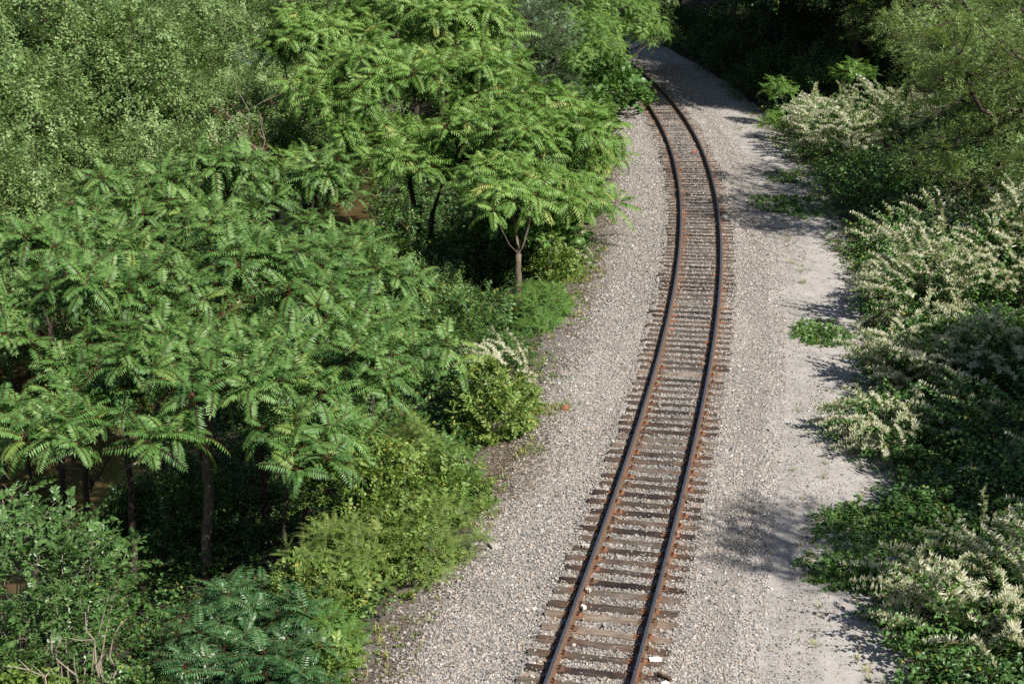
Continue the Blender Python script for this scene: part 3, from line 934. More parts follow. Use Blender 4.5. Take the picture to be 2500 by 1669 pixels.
for i in range(-1, NT):
    s = -1.98 + (i) * .4945
    if i in PALE: c = 'pale'
    elif i in DARK: c = 'dark'
    else: c = str(rng.choice(['dark', 'brown', 'brown', 'pale', 'brown']))
    x, y, h = at(s + rng.normal(0, .028), rng.normal(0, .045))
    seen = i + 2
    lab = 'wooden railway tie, %s, %s up from the bottom edge of the photo' % (WORD[c][int(rng.integers(0, 2))], ordn(max(1, seen)))
    t = thing('railway_tie', lab, 'railway tie', (float(x), float(y), -.184), -float(h) + rng.normal(0, .024), 'wooden ties under the rails')
    w = put(bpy.data.objects.new('tie_beam', TIE_ME[c][int(rng.integers(0, 3))]), t)
    w.scale = (rng.uniform(.96, 1.02), rng.uniform(.9, 1.08), 1)
    if rng.random() < .5:
        w.rotation_euler = (0, 0, math.pi)
    for sx in (-1, 1):
        p = put(bpy.data.objects.new('tie_plate', PLATE[int(rng.random() < .35)]), t)
        p.location = (sx * GA - sx * .02, 0, .001)
        if i < 45:
            for (a, b) in ((-.105, -.05), (.105, .05), (-.105, .055), (.105, -.055)):
                k = put(bpy.data.objects.new('spike', SPIKE), p)
                k.location = (a, b, .018)
                k.rotation_euler = (0, 0, math.pi if a > 0 else 0)

# ------------------------------------------------------------------ sumac and tree-of-heaven on the left bank
SA, SB = [M['sumac'], M['rachis']], [M['sumac_bright'], M['rachis']]
sumac('sumac_tree', 'dark green sumac with a straight grey trunk, largest at lower left', (-7.2, 32.0), (-7.0, 32.3, 2.0),
      [(-6.8, 31.4, 2.2, 2.4, 2.5, 1.6, 74)], ROS_A, SA, 1001, r_trunk=.13, bark='bark')
sumac('sumac_tree', 'dark green sumac with thin leaning trunk, right of the straight grey trunk', (-5.0, 31.5), (-4.4, 32.4, 1.4),
      [(-3.9, 33.2, 2.2, 2.3, 2.4, 1.4, 74)], ROS_A, SA, 1002, r_trunk=.07)
sumac('sumac_tree', 'dark green sumac at the left edge over the brown river', (-11.0, 35.0), (-10.6, 35.2, 1.6),
      [(-10.8, 35.2, 3.0, 2.5, 2.4, 1.5, 76)], ROS_A, SA, 1003)
sumac('sumac_tree', 'dark green sumac in the middle of the left canopy, behind the straight grey trunk', (-6.8, 37.4), (-6.8, 37.2, 1.8),
      [(-7.0, 37.2, 3.5, 2.3, 2.2, 1.6, 66)], ROS_A, SA, 1004)
sumac('sumac_tree', 'dark green sumac whose red-stalked leaves stand before the forked dark trunk', (-3.8, 38.2), (-3.8, 38.0, 1.3),
      [(-3.9, 38.0, 2.5, 2.0, 2.1, 1.4, 62)], ROS_A, SA, 1005)
sumac('sumac_tree', 'sumac with yellow-tinged top leaves, left of centre before the far woods', (-10.9, 43.4), (-10.8, 43.2, 2.2),
      [(-11.0, 43.0, 3.6, 2.3, 2.2, 1.5, 66)], ROS_A, SA, 1006, dv=.12)
sumac('sumac_tree', 'light green sumac below the bare pale twigs, before the far woods', (-7.4, 44.2), (-7.4, 44.0, 2.2),
      [(-7.2, 44.0, 3.9, 2.6, 2.2, 1.6, 76)], ROS_A, SA, 1007, dv=.08)
sumac('sumac_tree', 'sumac spreading low branches over the river at the left edge', (-10.9, 30.6), (-10.7, 30.8, .6),
      [(-10.4, 31.4, 1.7, 1.7, 1.8, 1.3, 46)], ROS_A, SA, 1008)
sumac('sumac_tree', 'low sumac bunch hanging over the green shrubs beside the track bank', (-5.2, 30.2), (-4.9, 30.1, .8),
      [(-4.6, 30.0, 1.3, 1.3, 1.3, 1.0, 30)], ROS_A, SA, 1009, r_trunk=.05)
sumac('tree_of_heaven', 'bright green tree with two dark trunks forking from the ground, upper centre', (-3.4, 57.0), (-4.0, 57.3, 1.9),
      [(-5.6, 61.0, 4.4, 3.0, 2.8, 2.2, 140), (-1.6, 60.5, 4.6, 3.0, 2.7, 2.2, 130), (-3.3, 56.4, 2.0, 1.9, 1.7, 1.3, 56), (-2.6, 65.0, 6.4, 3.0, 2.4, 1.8, 100), (-1.0, 57.0, 2.9, 2.2, 1.8, 1.4, 70), (-5.0, 58.0, 2.4, 1.9, 1.6, 1.3, 50)], ROS_B, SB, 1010, r_trunk=.12, wob=.04, twin=[(-3.1, 57.0, .3), (-2.7, 57.1, 1.5), (-2.1, 57.6, 2.6), (-1.4, 58.6, 4.2)], sub=1.25)
sumac('tree_of_heaven', 'bright green tree with a bare light brown trunk leaning out towards the gravel', (0.2, 48.5), (0.22, 48.6, 1.0),
      [(.2, 50.2, 2.1, 1.9, 2.0, 1.5, 72)], ROS_B, SB, 1011, r_trunk=.13, bark='bark', wob=.04, sub=1.25)
sumac('tree_of_heaven', 'bright green full-crowned tree standing directly behind the bare light brown trunk', (.6, 56.0), (.6, 56.0, 1.0),
      [(0.9, 56.0, 3.5, 2.8, 2.8, 2.3, 140), (0.4, 53.6, 2.0, 1.9, 1.6, 1.4, 56)], ROS_B, SB, 1026, r_trunk=.12, wob=.04, sub=1.25)
sumac('tree_of_heaven', 'bright green tree whose crown hangs over the left gravel edge', (2.0, 59.0), (2.1, 59.2, 1.5),
      [(2.5, 60.2, 2.0, 1.9, 2.2, 1.7, 76), (1.9, 56.0, 1.3, 1.6, 1.8, 1.4, 56)], ROS_B, SB, 1012, sub=1.2)
sumac('tree_of_heaven', 'yellow-green tree at the top edge, left of the forked tree', (-9.2, 67.0), (-9.2, 66.8, 2.4),
      [(-8.6, 66.5, 5.4, 2.4, 2.4, 2.0, 80), (-4.6, 67.0, 6.2, 3.0, 2.6, 2.0, 100)], ROS_B, SB, 1013, dv=.1, sub=1.25)
sumac('tree_of_heaven', 'small bright green tree over the dark river gap, left of the forked trunk', (-7.8, 57.5), (-7.8, 57.4, .4),
      [(-7.9, 57.6, 1.4, 1.4, 1.4, 1.2, 26)], ROS_B, SB, 1014, sub=1.2)
sumac('tree_of_heaven', 'feathery green tree at the top edge, left of the far bend', (4.6, 84.0), (4.4, 84.2, 1.4),
      [(3.2, 82.0, 3.0, 2.8, 2.8, 2.8, 130), (6.0, 89.0, 3.6, 2.8, 2.6, 3.0, 120)], ROS_C, SB, 1015, scale=.85, low=-.6, dv=-.05, sub=1.3)
for k, (p, dm, lb) in enumerate((
        ((-5.5, 26.0), (-5.5, 26.1, -.25, .8, .8, .75, 10), 'dark glossy sumac sapling in front of the straight grey trunk'),
        ((-4.6, 24.4), (-4.6, 24.4, -.45, .8, .7, .6, 10), 'dark glossy sumac sapling at the bottom edge, lowest of its patch'),
        ((-4.2, 26.0), (-4.2, 26.0, -.35, .65, .7, .7, 9), 'dark glossy sumac sapling topmost in the patch beside the gravel'),
        ((-3.9, 24.2), (-3.9, 24.2, -.45, .55, .6, .6, 8), 'dark glossy sumac sapling nearest the gravel at the bottom edge'),
        ((-6.0, 24.8), (-6.0, 24.8, -.5, .7, .6, .55, 8), 'dark glossy sumac sapling leftmost in the patch at the bottom edge'))):
    sumac('sumac_sapling', lb, p, (p[0], p[1], gz(*p) + .35), [dm], ROS_D, [M['sumac_gloss'], M['rachis']], 1030 + k, r_trunk=.025, dv=-.05, tilt=.6, group='sumac saplings at the bottom of the bank', cat='sapling', low=0, sub=0)

sumac('sumac_tree', 'dark green sumac far left, behind the one spreading over the river', (-13.0, 40.0), (-12.9, 40.0, 1.2),
      [(-13.2, 40.0, 2.7, 2.3, 2.2, 1.5, 66)], ROS_A, SA, 1020, dv=.04)
sumac('sumac_tree', 'dark green sumac tucked between the lower canopy and the thin leaning trunk', (-6.2, 34.6), (-6.2, 34.5, 1.3),
      [(-5.6, 34.9, 2.4, 2.1, 1.9, 1.3, 56)], ROS_A, SA, 1021)
sumac('sumac_tree', 'dark green sumac filling the left canopy just above the river gap', (-9.2, 33.0), (-9.1, 33.0, 1.2),
      [(-8.9, 33.4, 2.4, 2.0, 1.8, 1.3, 54)], ROS_A, SA, 1022)
sumac('sumac_tree', 'dark green sumac between the yellow-tinged one and the light green one', (-9.0, 40.6), (-9.0, 40.5, 1.4),
      [(-9.0, 40.4, 2.9, 2.1, 2.0, 1.4, 58)], ROS_A, SA, 1023, dv=.05)
sumac('sumac_tree', 'sumac in the hollow left of the forked dark trunk', (-5.6, 42.0), (-5.6, 42.0, 1.0),
      [(-5.3, 41.6, 2.4, 1.8, 1.8, 1.3, 50)], ROS_A, SA, 1024)

sumac('tree_of_heaven', 'feathery green tree overhanging the rails where they vanish at the far bend', (4.2, 90.0), (4.2, 89.6, 1.6),
      [(4.6, 86.5, 3.2, 2.6, 2.6, 2.4, 100), (7.0, 90.5, 3.4, 2.0, 2.2, 2.4, 70), (5.0, 93.0, 6.0, 2.8, 2.6, 2.2, 90)], ROS_C, SB, 1025, scale=.9, low=-.6, dv=.0, sub=1.3)
# big-leaved and other plants up the left edge
leaf_shrub('heart_leaf_shrub', 'large heart-leaved shrub under the bright tree, beside the gravel', (1.1, 55.2), [(1.2, 55.0, -.4, 1.3, 2.4, 1.4, 130), (2.2, 60.0, -.4, 1.1, 2.4, 1.2, 90), (.5, 50.4, 1.3, .9, 1.0, .8, 45)], HEARTS, [M['heart'], M['stem']], 1101)
leaf_shrub('heart_leaf_shrub', 'large heart-leaved shrub reaching over the rails at the far bend', (5.2, 84.5), [(5.6, 83.4, .2, 1.9, 2.6, 1.9, 260), (3.6, 80.5, -.4, 2.0, 3.0, 2.2, 260), (5.4, 87.5, .6, 1.8, 2.6, 1.8, 200), (2.6, 96.5, 0, 2.6, 3.0, 2.2, 220)], HEARTS, [M['heart'], M['stem']], 1102)
leaf_shrub('silver_willow', 'grey-green narrow-leaved tree at the top edge behind the bright trees', (.8, 79.0), [(.6, 78.5, 3.8, 2.6, 2.2, 2.6, 440), (1.6, 79.5, 1.4, 2.2, 2.0, 1.6, 220)], LANCE, [M['silver'], M['stem']], 1103, 'tree', skel=3.0, scale=1.1)
def strip_shrubs():
    lst = [(-2.5, 29.0, .0, 1.3, 1.4, 1.1, BUSH, 'shrub', 'mixed leafy shrub with small pale leaves spilling onto the gravel, below the round yellow-green bush'),
           (-2.0, 31.6, .15, 1.5, 1.5, 1.25, BUSH, 'shrub', 'leafy green shrub with reddish seed heads beside the patch of dry twigs'),
           (-3.7, 27.2, -.1, 1.0, 1.1, .9, YELB, 'shrub', 'yellow-green leafy shrub at the gravel edge, just above the sapling patch'),
           (-3.3, 30.6, .9, 1.4, 1.4, 1.1, YELB, 'shrub', 'light green climbing growth right of the thin leaning trunk'),
           (-3.5, 24.8, -.4, .6, .9, .5, YELB, 'shrub', 'low light green weeds at the bottom edge where bank meets gravel')]
    for k, (x, y, z, rx, ry, rz, pr, mt, lb) in enumerate(lst):
        leaf_shrub('leafy_shrub', lb, (x, y), [(x, y, z - .5 * rz, rx, ry, rz * 1.2, int(150 * rx * ry))], pr, [M[mt], M['stem']], 1110 + k, dv=.05, dvs=.16)
strip_shrubs()
def fern_patch(lb, x, y, z, rx, ry, rz, n, seed, dv=0.0, mt='fern'):
    rng = np.random.default_rng(seed)
    base = (x, y, gz(x, y) - .05)
    t = thing('fern_leaf_shrub', lb, 'shrub', base)
    p, d = dome_pts(rng, (x, y, z, rx, ry, rz), n, 0, .6)
    p[:, 2] = np.maximum(p[:, 2], ground(p[:, 0], p[:, 1]) + .05)
    S = Soup()
    scatter(S, FERN, orient(rng, d, .7) * rng.uniform(.8, 1.25, n)[:, None, None], p - np.array(base), rng, dv, .12)
    S.build('foliage', [M[mt], M['rachis']], t)
    W = Soup()
    for q in p[::9]:
        a = np.array([x + (q[0] - x) * .5, y + (q[1] - y) * .5, base[2]])
        W.tube(np.array([a, (a + q) / 2 + [0, 0, .1], q]) - np.array(base), .008, 4)
    W.build('stems', M['stem'], t)
fern_patch('bright green ferny shrub at the foot of the bare light brown trunk', 1.0, 47.2, -.8, .95, 2.2, 1.0, 150, 1130)
fern_patch('ferny yellow-green growth on the gravel edge below the dry twigs', -2.0, 29.6, -.6, 1.3, 1.4, 1.35, 120, 1131, .1, 'shrub')
fern_patch('ferny growth with small leaflets beside the round yellow-green bush', -2.6, 33.4, -.5, 1.1, 1.5, 1.5, 110, 1132, 0, 'shrub')
fern_patch('ferny fronds standing out of the mixed shrubs above the sapling patch', -3.4, 28.2, -.2, 1.0, 1.4, 1.2, 80, 1134, .08, 'shrub')
fern_patch('small ferny fronds at the edge of the dry twig patch', -1.5, 32.2, -.5, 1.0, 1.3, 1.2, 70, 1135, .02)
fern_patch('low ferny weeds by the gravel beside the glossy saplings', -3.5, 25.6, -.8, .6, 1.0, .7, 60, 1133, .05)
leaf_shrub('round_bush', 'rounded yellow-green bush bulging onto the gravel, halfway up the left edge', (-.6, 37.8), [(-.5, 37.6, -.9, 1.35, 2.2, 1.45, 560)], YELB, [M['shrub'], M['stem']], 1140, dv=.1)
knotweed('knotweed_clump', 'small white-flowered clump on top of the round yellow-green bush', (-.5, 41.3), [(-.4, 41.2, -.9, 1.2, 1.8, 1.4, 70)], 1141, scale=.85)
leaf_shrub('leafy_shrub', 'dense dark green shrub between the brown trunk and the gravel', (1.6, 52.0), [(1.6, 52.0, -.9, 1.0, 1.8, 1.3, 330)], BUSH, [M['shrub'], M['stem']], 1142, scale=1.15)
knotweed('knotweed_clump', 'small white-flowered clump leaning onto the gravel under the heart-leaved shrub', (2.2, 54.0), [(2.3, 54.0, -.9, .85, 1.6, 1.0, 40)], 1143, scale=.85)
leaf_shrub('leafy_shrub', 'bright leafy growth at the gravel edge below the overhanging crown', (2.9, 63.0), [(2.8, 63.0, -.8, 1.2, 3.4, 1.2, 320), (3.6, 70.5, -.8, 1.2, 4.4, 1.3, 320)], YELB, [M['heart'], M['stem']], 1144, scale=1.3)
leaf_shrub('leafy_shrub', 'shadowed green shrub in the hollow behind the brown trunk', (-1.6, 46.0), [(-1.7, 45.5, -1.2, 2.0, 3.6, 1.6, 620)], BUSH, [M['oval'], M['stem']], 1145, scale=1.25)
leaf_shrub('leafy_shrub', 'yellow-flecked shrub in the shade below the forked dark trunk', (-3.4, 50.0), [(-3.6, 50.0, -1.6, 2.6, 3.6, 1.7, 620)], SMALL, [M['woods'], M['stem']], 1146, dv=.0)

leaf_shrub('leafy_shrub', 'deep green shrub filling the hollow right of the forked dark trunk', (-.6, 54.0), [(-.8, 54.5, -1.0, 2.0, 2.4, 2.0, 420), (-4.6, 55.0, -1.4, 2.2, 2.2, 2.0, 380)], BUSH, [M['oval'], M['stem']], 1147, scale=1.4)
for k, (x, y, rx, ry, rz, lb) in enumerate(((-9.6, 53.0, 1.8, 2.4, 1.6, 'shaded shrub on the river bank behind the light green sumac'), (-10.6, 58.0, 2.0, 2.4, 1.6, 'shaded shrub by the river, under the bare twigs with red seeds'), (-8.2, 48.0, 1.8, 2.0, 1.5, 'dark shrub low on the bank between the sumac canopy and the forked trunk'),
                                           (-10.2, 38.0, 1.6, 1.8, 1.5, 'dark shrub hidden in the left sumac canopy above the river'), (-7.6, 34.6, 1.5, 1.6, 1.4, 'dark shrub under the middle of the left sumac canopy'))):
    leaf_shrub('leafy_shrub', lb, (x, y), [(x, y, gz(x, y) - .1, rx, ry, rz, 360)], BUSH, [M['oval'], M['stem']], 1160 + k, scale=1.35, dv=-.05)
# lower left corner
leaf_shrub('oval_leaf_shrub', 'oval-leaved shrub with bare pale branches below, in the lower left corner', (-8.9, 26.0),
           [(-9.4, 27.0, .1, 1.7, 1.6, 1.2, 210), (-8.6, 27.8, -.2, 1.1, 1.0, .9, 80), (-9.6, 26.0, -1.0, 1.2, .9, .9, 110)], OVALS, [M['oval'], M['twig']], 1150, n_stems=7, stem_m='twig', scale=1.0, stem_r=.016)
leaf_shrub('oval_leaf_shrub', 'broad-leaved light green shrub hanging over the river at the left edge', (-11.2, 29.0), [(-11.0, 28.8, .4, 1.2, 1.2, 1.2, 90)], OVALS, [M['oval'], M['twig']], 1151, stem_m='twig')
leaf_shrub('leafy_shrub', 'low light-leaved shrub at the bottom edge, in front of the bare pale branches', (-9.0, 25.2), [(-9.2, 25.0, -1.5, 1.2, .6, .75, 110)], VINE, [M['shrub'], M['stem']], 1152)
leaf_shrub('leafy_shrub', 'small-leaved dark shrub with faint white flowers left of the glossy saplings', (-6.9, 24.6), [(-7.0, 24.4, -1.5, 1.1, 1.2, .8, 300)], BUSH, [M['oval'], M['stem']], 1153, flower=None)

# ------------------------------------------------------------------ creeping undergrowth
def cover(name, label, n, u0, u1, s0, s1, protos, mats, seed, h, scale=1.0, dv=0.0, dens=None):
    rng = np.random.default_rng(seed)
    s, u = rng.uniform(s0, s1, n), rng.uniform(u0, u1, n)
    if dens is not None:
        k = rng.random(n) < dens(s, u)
        s, u = s[k], u[k]; n = len(s)
    x, y, _ = at(s, u)
    hh = h * (.55 + .45 * lump(x, y, 1.1) + .3 * lump(y, x, 2.6))
    z = ground(x, y, u) + np.maximum(.04, hh) - .15 * rng.random(n) ** 2
    a = rng.uniform(0, 6.28, n)
    d = np.stack([np.cos(a), np.sin(a), rng.normal(.2, .35, n)], 1)
    nn = np.stack([rng.normal(0, .3, n), rng.normal(0, .3, n), np.ones(n)], 1)
    S = Soup()
    scatter(S, protos, frames(d, nn, scale * rng.uniform(.8, 1.2, n)), np.stack([x, y, z], 1), rng, dv, .13)
    o = S.build(name, mats)
    o['kind'] = 'stuff'
    tag(o, label, 'undergrowth')
    return o
cover('undergrowth', 'dark tangled leafy undergrowth covering the river bank beneath the sumacs', 9000, -15.5, -4.9, -6, 30, IVY, [M['dark'], M['stem']], 1201, .45)
cover('undergrowth', 'shaded undergrowth on the far stretch of the river bank', 5200, -16, -4.6, 30, 80, IVY, [M['dark'], M['stem']], 1202, .6, 1.4)
cover('ivy_cover', 'dark green creeper blanketing the shaded slope right of the road', 15000, 5.6, 15, -6, 34, IVY, [M['dark'], M['stem']], 1203, .55, 1.05)
cover('ivy_cover', 'dark creeper under the trees on the far right slope', 7000, 5.8, 18, 34, 100, IVY, [M['dark'], M['stem']], 1204, .7, 1.5)

def weeds(u, a, b, c):
    return np.interp(u, [a, b, c], [1.0, .35, 0]) if a < c else np.interp(u, [c, b, a], [0, .35, 1.0])
cover('weed_cover', 'low seedlings and creepers thinning out along the left edge of the gravel', 9000, -5.0, -3.2, -4, 60, VINE, [M['shrub'], M['stem']], 1205, .07, .42, .0, lambda s, u: weeds(u, -4.9, -4.2, -3.4) * (.35 + .8 * lump(s * 1.3, u * 3, .8)))
cover('weed_cover', 'low seedlings and creepers thinning out along the right edge of the road', 9000, 4.3, 6.2, -4, 60, VINE, [M['knot'], M['stem']], 1206, .07, .42, -.05, lambda s, u: weeds(u, 6.0, 5.2, 4.5) * (.35 + .8 * lump(s * 1.3, u * 3, .8)))
def tuft(seed):
    rng = np.random.default_rng(seed); S = Soup(); n = 16
    b = rng.uniform(0, 6.28, n)
    d = np.stack([np.cos(b) * .7, np.sin(b) * .7, rng.uniform(.3, 1, n)], 1)
    L = rng.uniform(.08, .24, n)
    leafs(S, FOLD, rng.normal(0, .03, (n, 3)) * [1, 1, 0], d, np.stack([np.cos(b), np.sin(b), np.ones(n)], 1), L, L * .06 + .004, rng.uniform(0, 1, n), np.where(rng.random(n) < .4, .7, 0))
    return S.arrays()
TUFT = [tuft(770 + i) for i in range(5)]
def verge_grass(name, label, n, ua, ub, seed):
    rng = np.random.default_rng(seed)
    sg, ug = rng.uniform(-4, 70, n), rng.uniform(ua, ub, n)
    k = rng.random(n) < (.3 + .7 * lump(sg, ug * 2, 1.0))
    x, y, _ = at(sg[k], ug[k])
    S = Soup(); m = int(k.sum()); a = rng.uniform(0, 6.28, m)
    R = frames(np.stack([np.cos(a), np.sin(a), 0 * a], 1), np.tile([0, 0, 1.0], (m, 1)), rng.uniform(.6, 1.2, m))
    scatter(S, TUFT, R, np.stack([x, y, ground(x, y, ug[k])], 1), rng, .0, .12)
    o = S.build(name, M['grass'])
    o['kind'] = 'stuff'
    tag(o, label, 'grass')
verge_grass('verge_grass', 'thin dry grass along the left edge of the gravel', 1500, -4.8, -3.3, 61)
verge_grass('verge_grass', 'thin dry grass along the right edge of the road', 1300, 4.6, 5.9, 62)
verge_grass('road_grass', 'sparse grass between the wheel tracks of the service road', 240, 3.2, 4.0, 63)
# ------------------------------------------------------------------ knotweed and creepers on the right
KW = 'white-flowered knotweed on the right slope'
knotweed('knotweed_clump', 'cream-flowered knotweed mound in the bottom right corner', (9.6, 25.4), [(9.8, 25.6, -.5, 2.3, 2.2, 1.7, 220), (8.2, 25.0, -.5, 1.1, 1.4, 1.4, 95)], 1301, group=KW)
knotweed('knotweed_clump', 'cream-flowered knotweed branches arching low over the road in the bottom right', (8.1, 26.8), [(8.2, 26.8, -.5, 1.1, 1.1, 1.25, 80), (9.4, 28.2, -.2, 1.6, 1.2, 1.1, 60)], 1302, group=KW)
knotweed('knotweed_clump', 'half-shaded flowering knotweed by the road, just above the creeping vine patches', (9.3, 35.4), [(9.3, 35.6, -.4, 1.2, 1.9, 1.3, 105)], 1303, group=KW)
knotweed('knotweed_clump', 'shaded flowering knotweed below the largest cream-flowered mound', (10.4, 39.6), [(10.9, 39.4, -.4, 1.4, 1.7, 1.7, 140), (13.2, 39.0, .2, 1.6, 1.8, 1.7, 120)], 1304, group=KW)
knotweed('knotweed_clump', 'largest cream-flowered knotweed mound, halfway up the right side', (13.0, 45.6), [(12.5, 45.0, -.3, 1.9, 2.0, 2.0, 190), (12.9, 47.8, -.2, 1.8, 1.8, 1.9, 130), (15.4, 46.6, .3, 2.2, 2.2, 2.3, 190)], 1305, group=KW)
knotweed('knotweed_clump', 'sparsely flowered knotweed above the largest cream-flowered mound', (15.0, 52.6), [(14.8, 52.6, -.3, 2.2, 2.6, 1.9, 210), (17.6, 51.5, .2, 2.4, 2.4, 1.9, 150)], 1306, KNOT_SPARSE, group=KW)
knotweed('knotweed_clump', 'tall cream-flowered knotweed mound beyond the saplings at the road bend', (16.5, 72.0), [(15.7, 72.2, -.2, 2.7, 4.6, 2.5, 330), (18.6, 73.6, .1, 2.6, 3.2, 2.9, 240)], 1307, scale=1.15, group=KW)
knotweed('knotweed_clump', 'dark leafy knotweed between the two largest flowering mounds', (16.2, 62.0), [(15.8, 62.0, -.3, 2.5, 4.0, 1.5, 240), (19, 62, .4, 2.4, 3, 1.6, 120)], 1308, KNOT_LEAFY, group=KW, scale=1.2)
knotweed('knotweed_clump', 'dark green leafy knotweed on the shaded slope above the corner mound', (12.2, 33.6), [(12.3, 34.0, -.2, 2.4, 2.6, 1.7, 230), (11.8, 30.6, -.1, 2.0, 2.0, 1.3, 140)], 1309, KNOT_SPARSE, fl=.35, group=KW)
for k, (x, y, rx, ry, lb, n) in enumerate(((7.9, 30.6, 1.5, 1.5, 'dark creeping vine patch on the road edge, larger of the two near patches', 150), (6.9, 28.2, .85, .9, 'sunlit light green vine patch creeping onto the road at lower right', 60),
                                           (9.2, 44.0, .75, 1.2, 'small bright vine patch at the road edge before the largest flowering mound', 55), (11.2, 61.0, 1.4, 2.0, 'low weeds on the road edge by the upper band of tree shadow', 80), (12.3, 66.5, .8, 1.6, 'thin grassy weeds on the road edge under the tall flowering mound', 40))):
    leaf_shrub('vine_patch', lb, (x, y), [(x, y, gz(x, y) - .12, rx, ry, .34, n * 3), (x + rx * .8, y + .1, gz(x + rx * .8, y) - .1, rx, ry * 1.1, .45, n * 2)], VINE, [M['heart'], M['stem']], 1320 + k, 'creeper', n_stems=6, up=.1, depth=.5, scale=.62, dv=.05, dvs=.16, stem_r=.006)

# ------------------------------------------------------------------ trees on the right
WL = [M['willow'], M['bark']]
leaf_shrub('willow_tree', 'light green narrow-leaved tree filling the upper right corner', (19.4, 59.0), [(18.6, 58.6, 4.6, 3.2, 3.0, 3.0, 620), (16.8, 54.3, 6.5, 2.8, 2.6, 2.3, 460), (17.2, 55.0, 2.6, 2.4, 2.2, 1.9, 330), (20.4, 55.5, 4.6, 2.4, 2.2, 2.0, 260), (20.8, 62.5, 7.2, 3.0, 2.4, 2.4, 340), (17.0, 60.8, 6.6, 1.7, 1.5, 1.5, 150), (15.6, 53.4, 7.3, 1.8, 1.5, 1.1, 150)], LANCE, WL, 1401, 'tree', skel=4.0, scale=1.2, low=-.6, r_trunk=.2, dv=.08, lobes=30)
leaf_shrub('willow_tree', 'tall narrow-leaved tree behind the flowering mound, left of the upper right corner', (22.0, 80.5), [(21.2, 80.0, 5.2, 3.4, 3.0, 3.6, 760)], LANCE, WL, 1402, 'tree', skel=4.0, scale=1.4, low=-.6, r_trunk=.2, lobes=34)
leaf_shrub('willow_tree', 'shaded narrow-leaved tree at the right edge above the sparse flowering clump', (21.0, 50.0), [(19.6, 50.0, 2.9, 2.4, 2.6, 2.6, 420)], LANCE, WL, 1403, 'tree', skel=3.0, scale=1.2, low=-.6, r_trunk=.15, dv=-.05)
for k, (p, dm, lb) in enumerate((
        ((17.7, 78.0), (17.7, 77.4, 2.6, .9, .9, .7, 9), 'upright sumac sapling standing dark-backed behind the tall flowering mound'),
        ((14.6, 80.0), (14.1, 80.0, 1.3, .8, .8, .7, 8), 'yellow-tinged sumac sapling leaning over the road at the bend'),
        ((14.0, 76.2), (13.4, 76.0, .4, .7, .7, .5, 6), 'low sumac sapling hanging over the road below the leaning one'))):
    sumac('sumac_sapling', lb, p, (p[0] * .7 + dm[0] * .3, p[1], gz(*p) * .5 + dm[2] * .5), [dm], ROS_S, SB, 1410 + k, r_trunk=.035, tilt=.5, group='sumac saplings at the road bend', cat='sapling', low=0, sub=0, bark='twig', dv=-.1)
WOODS = [M['woods'], M['bark_dark']]
def wood_meshes():
    out = []
    for i in range(4):
        rng = np.random.default_rng(1500 + i)
        S, W = Soup(), Soup()
        tips = []
        for c in [(0, 0, 5.8, 2.7, 2.7, 2.4, 300)] + [(2.6 * math.cos(q * 1.05) * (1 - .12 * q % .3), 2.6 * math.sin(q * 1.05), 4.2 + (q * 1.7) % 2.9, 1.55, 1.55, 1.1, 100) for q in range(6)] + [(.6, .3, 7.6, 1.7, 1.7, 1.2, 110), (-1.0, -.8, 7.0, 1.4, 1.4, 1.1, 80)]:
            c = tuple(np.array(c) * np.array([1, 1, 1, *rng.uniform(.85, 1.15, 3), 1]) + np.array([*rng.normal(0, .5, 3), 0, 0, 0, 0]))
            p, d = dome_pts(rng, c, int(c[6]), -.7, .45, .3)
            dd = unit(d + rng.normal(0, .5, d.shape)); nn = unit(np.array([0, 0, 1.0]) + .4 * d + rng.normal(0, .3, d.shape))
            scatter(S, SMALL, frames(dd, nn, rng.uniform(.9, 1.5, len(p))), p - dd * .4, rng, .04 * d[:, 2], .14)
            tips.append(p)
        tips = np.concatenate(tips)
        skeleton(W, (0, 0, -.3), (.2, .1, 2.6), tips[rng.permutation(len(tips))[:90]], rng, .02, .19)
        out.append((S.mesh('crown', WOODS), W.mesh('trunk', [M['bark_dark']], True)))
    return out
WM = wood_meshes()
rng = np.random.default_rng(77)
def wood_tree(x, y, sc, label, group, mi, mats=None, rz=None, sz=None):
    t = thing('tree', label, 'tree', (x, y, gz(x, y) - .2), rng.uniform(0, 6.28) if rz is None else rz, group)
    c = put(bpy.data.objects.new('crown', mi[0]), t); w = put(bpy.data.objects.new('trunk', mi[1]), t)
    t.scale = (sc, sc, sc * (sz or rng.uniform(.9, 1.1)))
    return t
def variant(pair, leafm):
    a = pair[0].copy(); a.materials[0] = leafm
    return a, pair[1]
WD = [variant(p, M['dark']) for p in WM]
WW = [variant(p, M['willow']) for p in WM]
# beyond the river
k = 0
for row, (u, s0, s1, st) in enumerate(((-28.0, 17, 78, 4.8), (-31.5, 14, 100, 5.2), (-36.0, 18, 106, 5.6), (-41.5, 22, 112, 6.2), (-48, 30, 120, 7))):
    for s in np.arange(s0, s1, st):
        x, y, _ = at(s + rng.normal(0, 1), u + rng.normal(0, 1.0))
        wood_tree(float(x), float(y), rng.uniform(.95, 1.25), 'small-leaved olive green tree in the dense far woods beyond the river, upper left', 'far woods beyond the river', WM[k % 4]); k += 1
for k, (x, y, sc) in enumerate(((-13.2, 60, .85), (-11.6, 66, .9), (-15.2, 52, .8), (-14.2, 72, .95), (-16.8, 46, .7), (-12.8, 79, .9), (-9.6, 73, .85), (-17.6, 66, .8))):
    wood_tree(x, y, sc, 'olive green tree on the near river bank before the dense far woods', 'olive trees on the near river bank', WM[(k + 1) % 4])
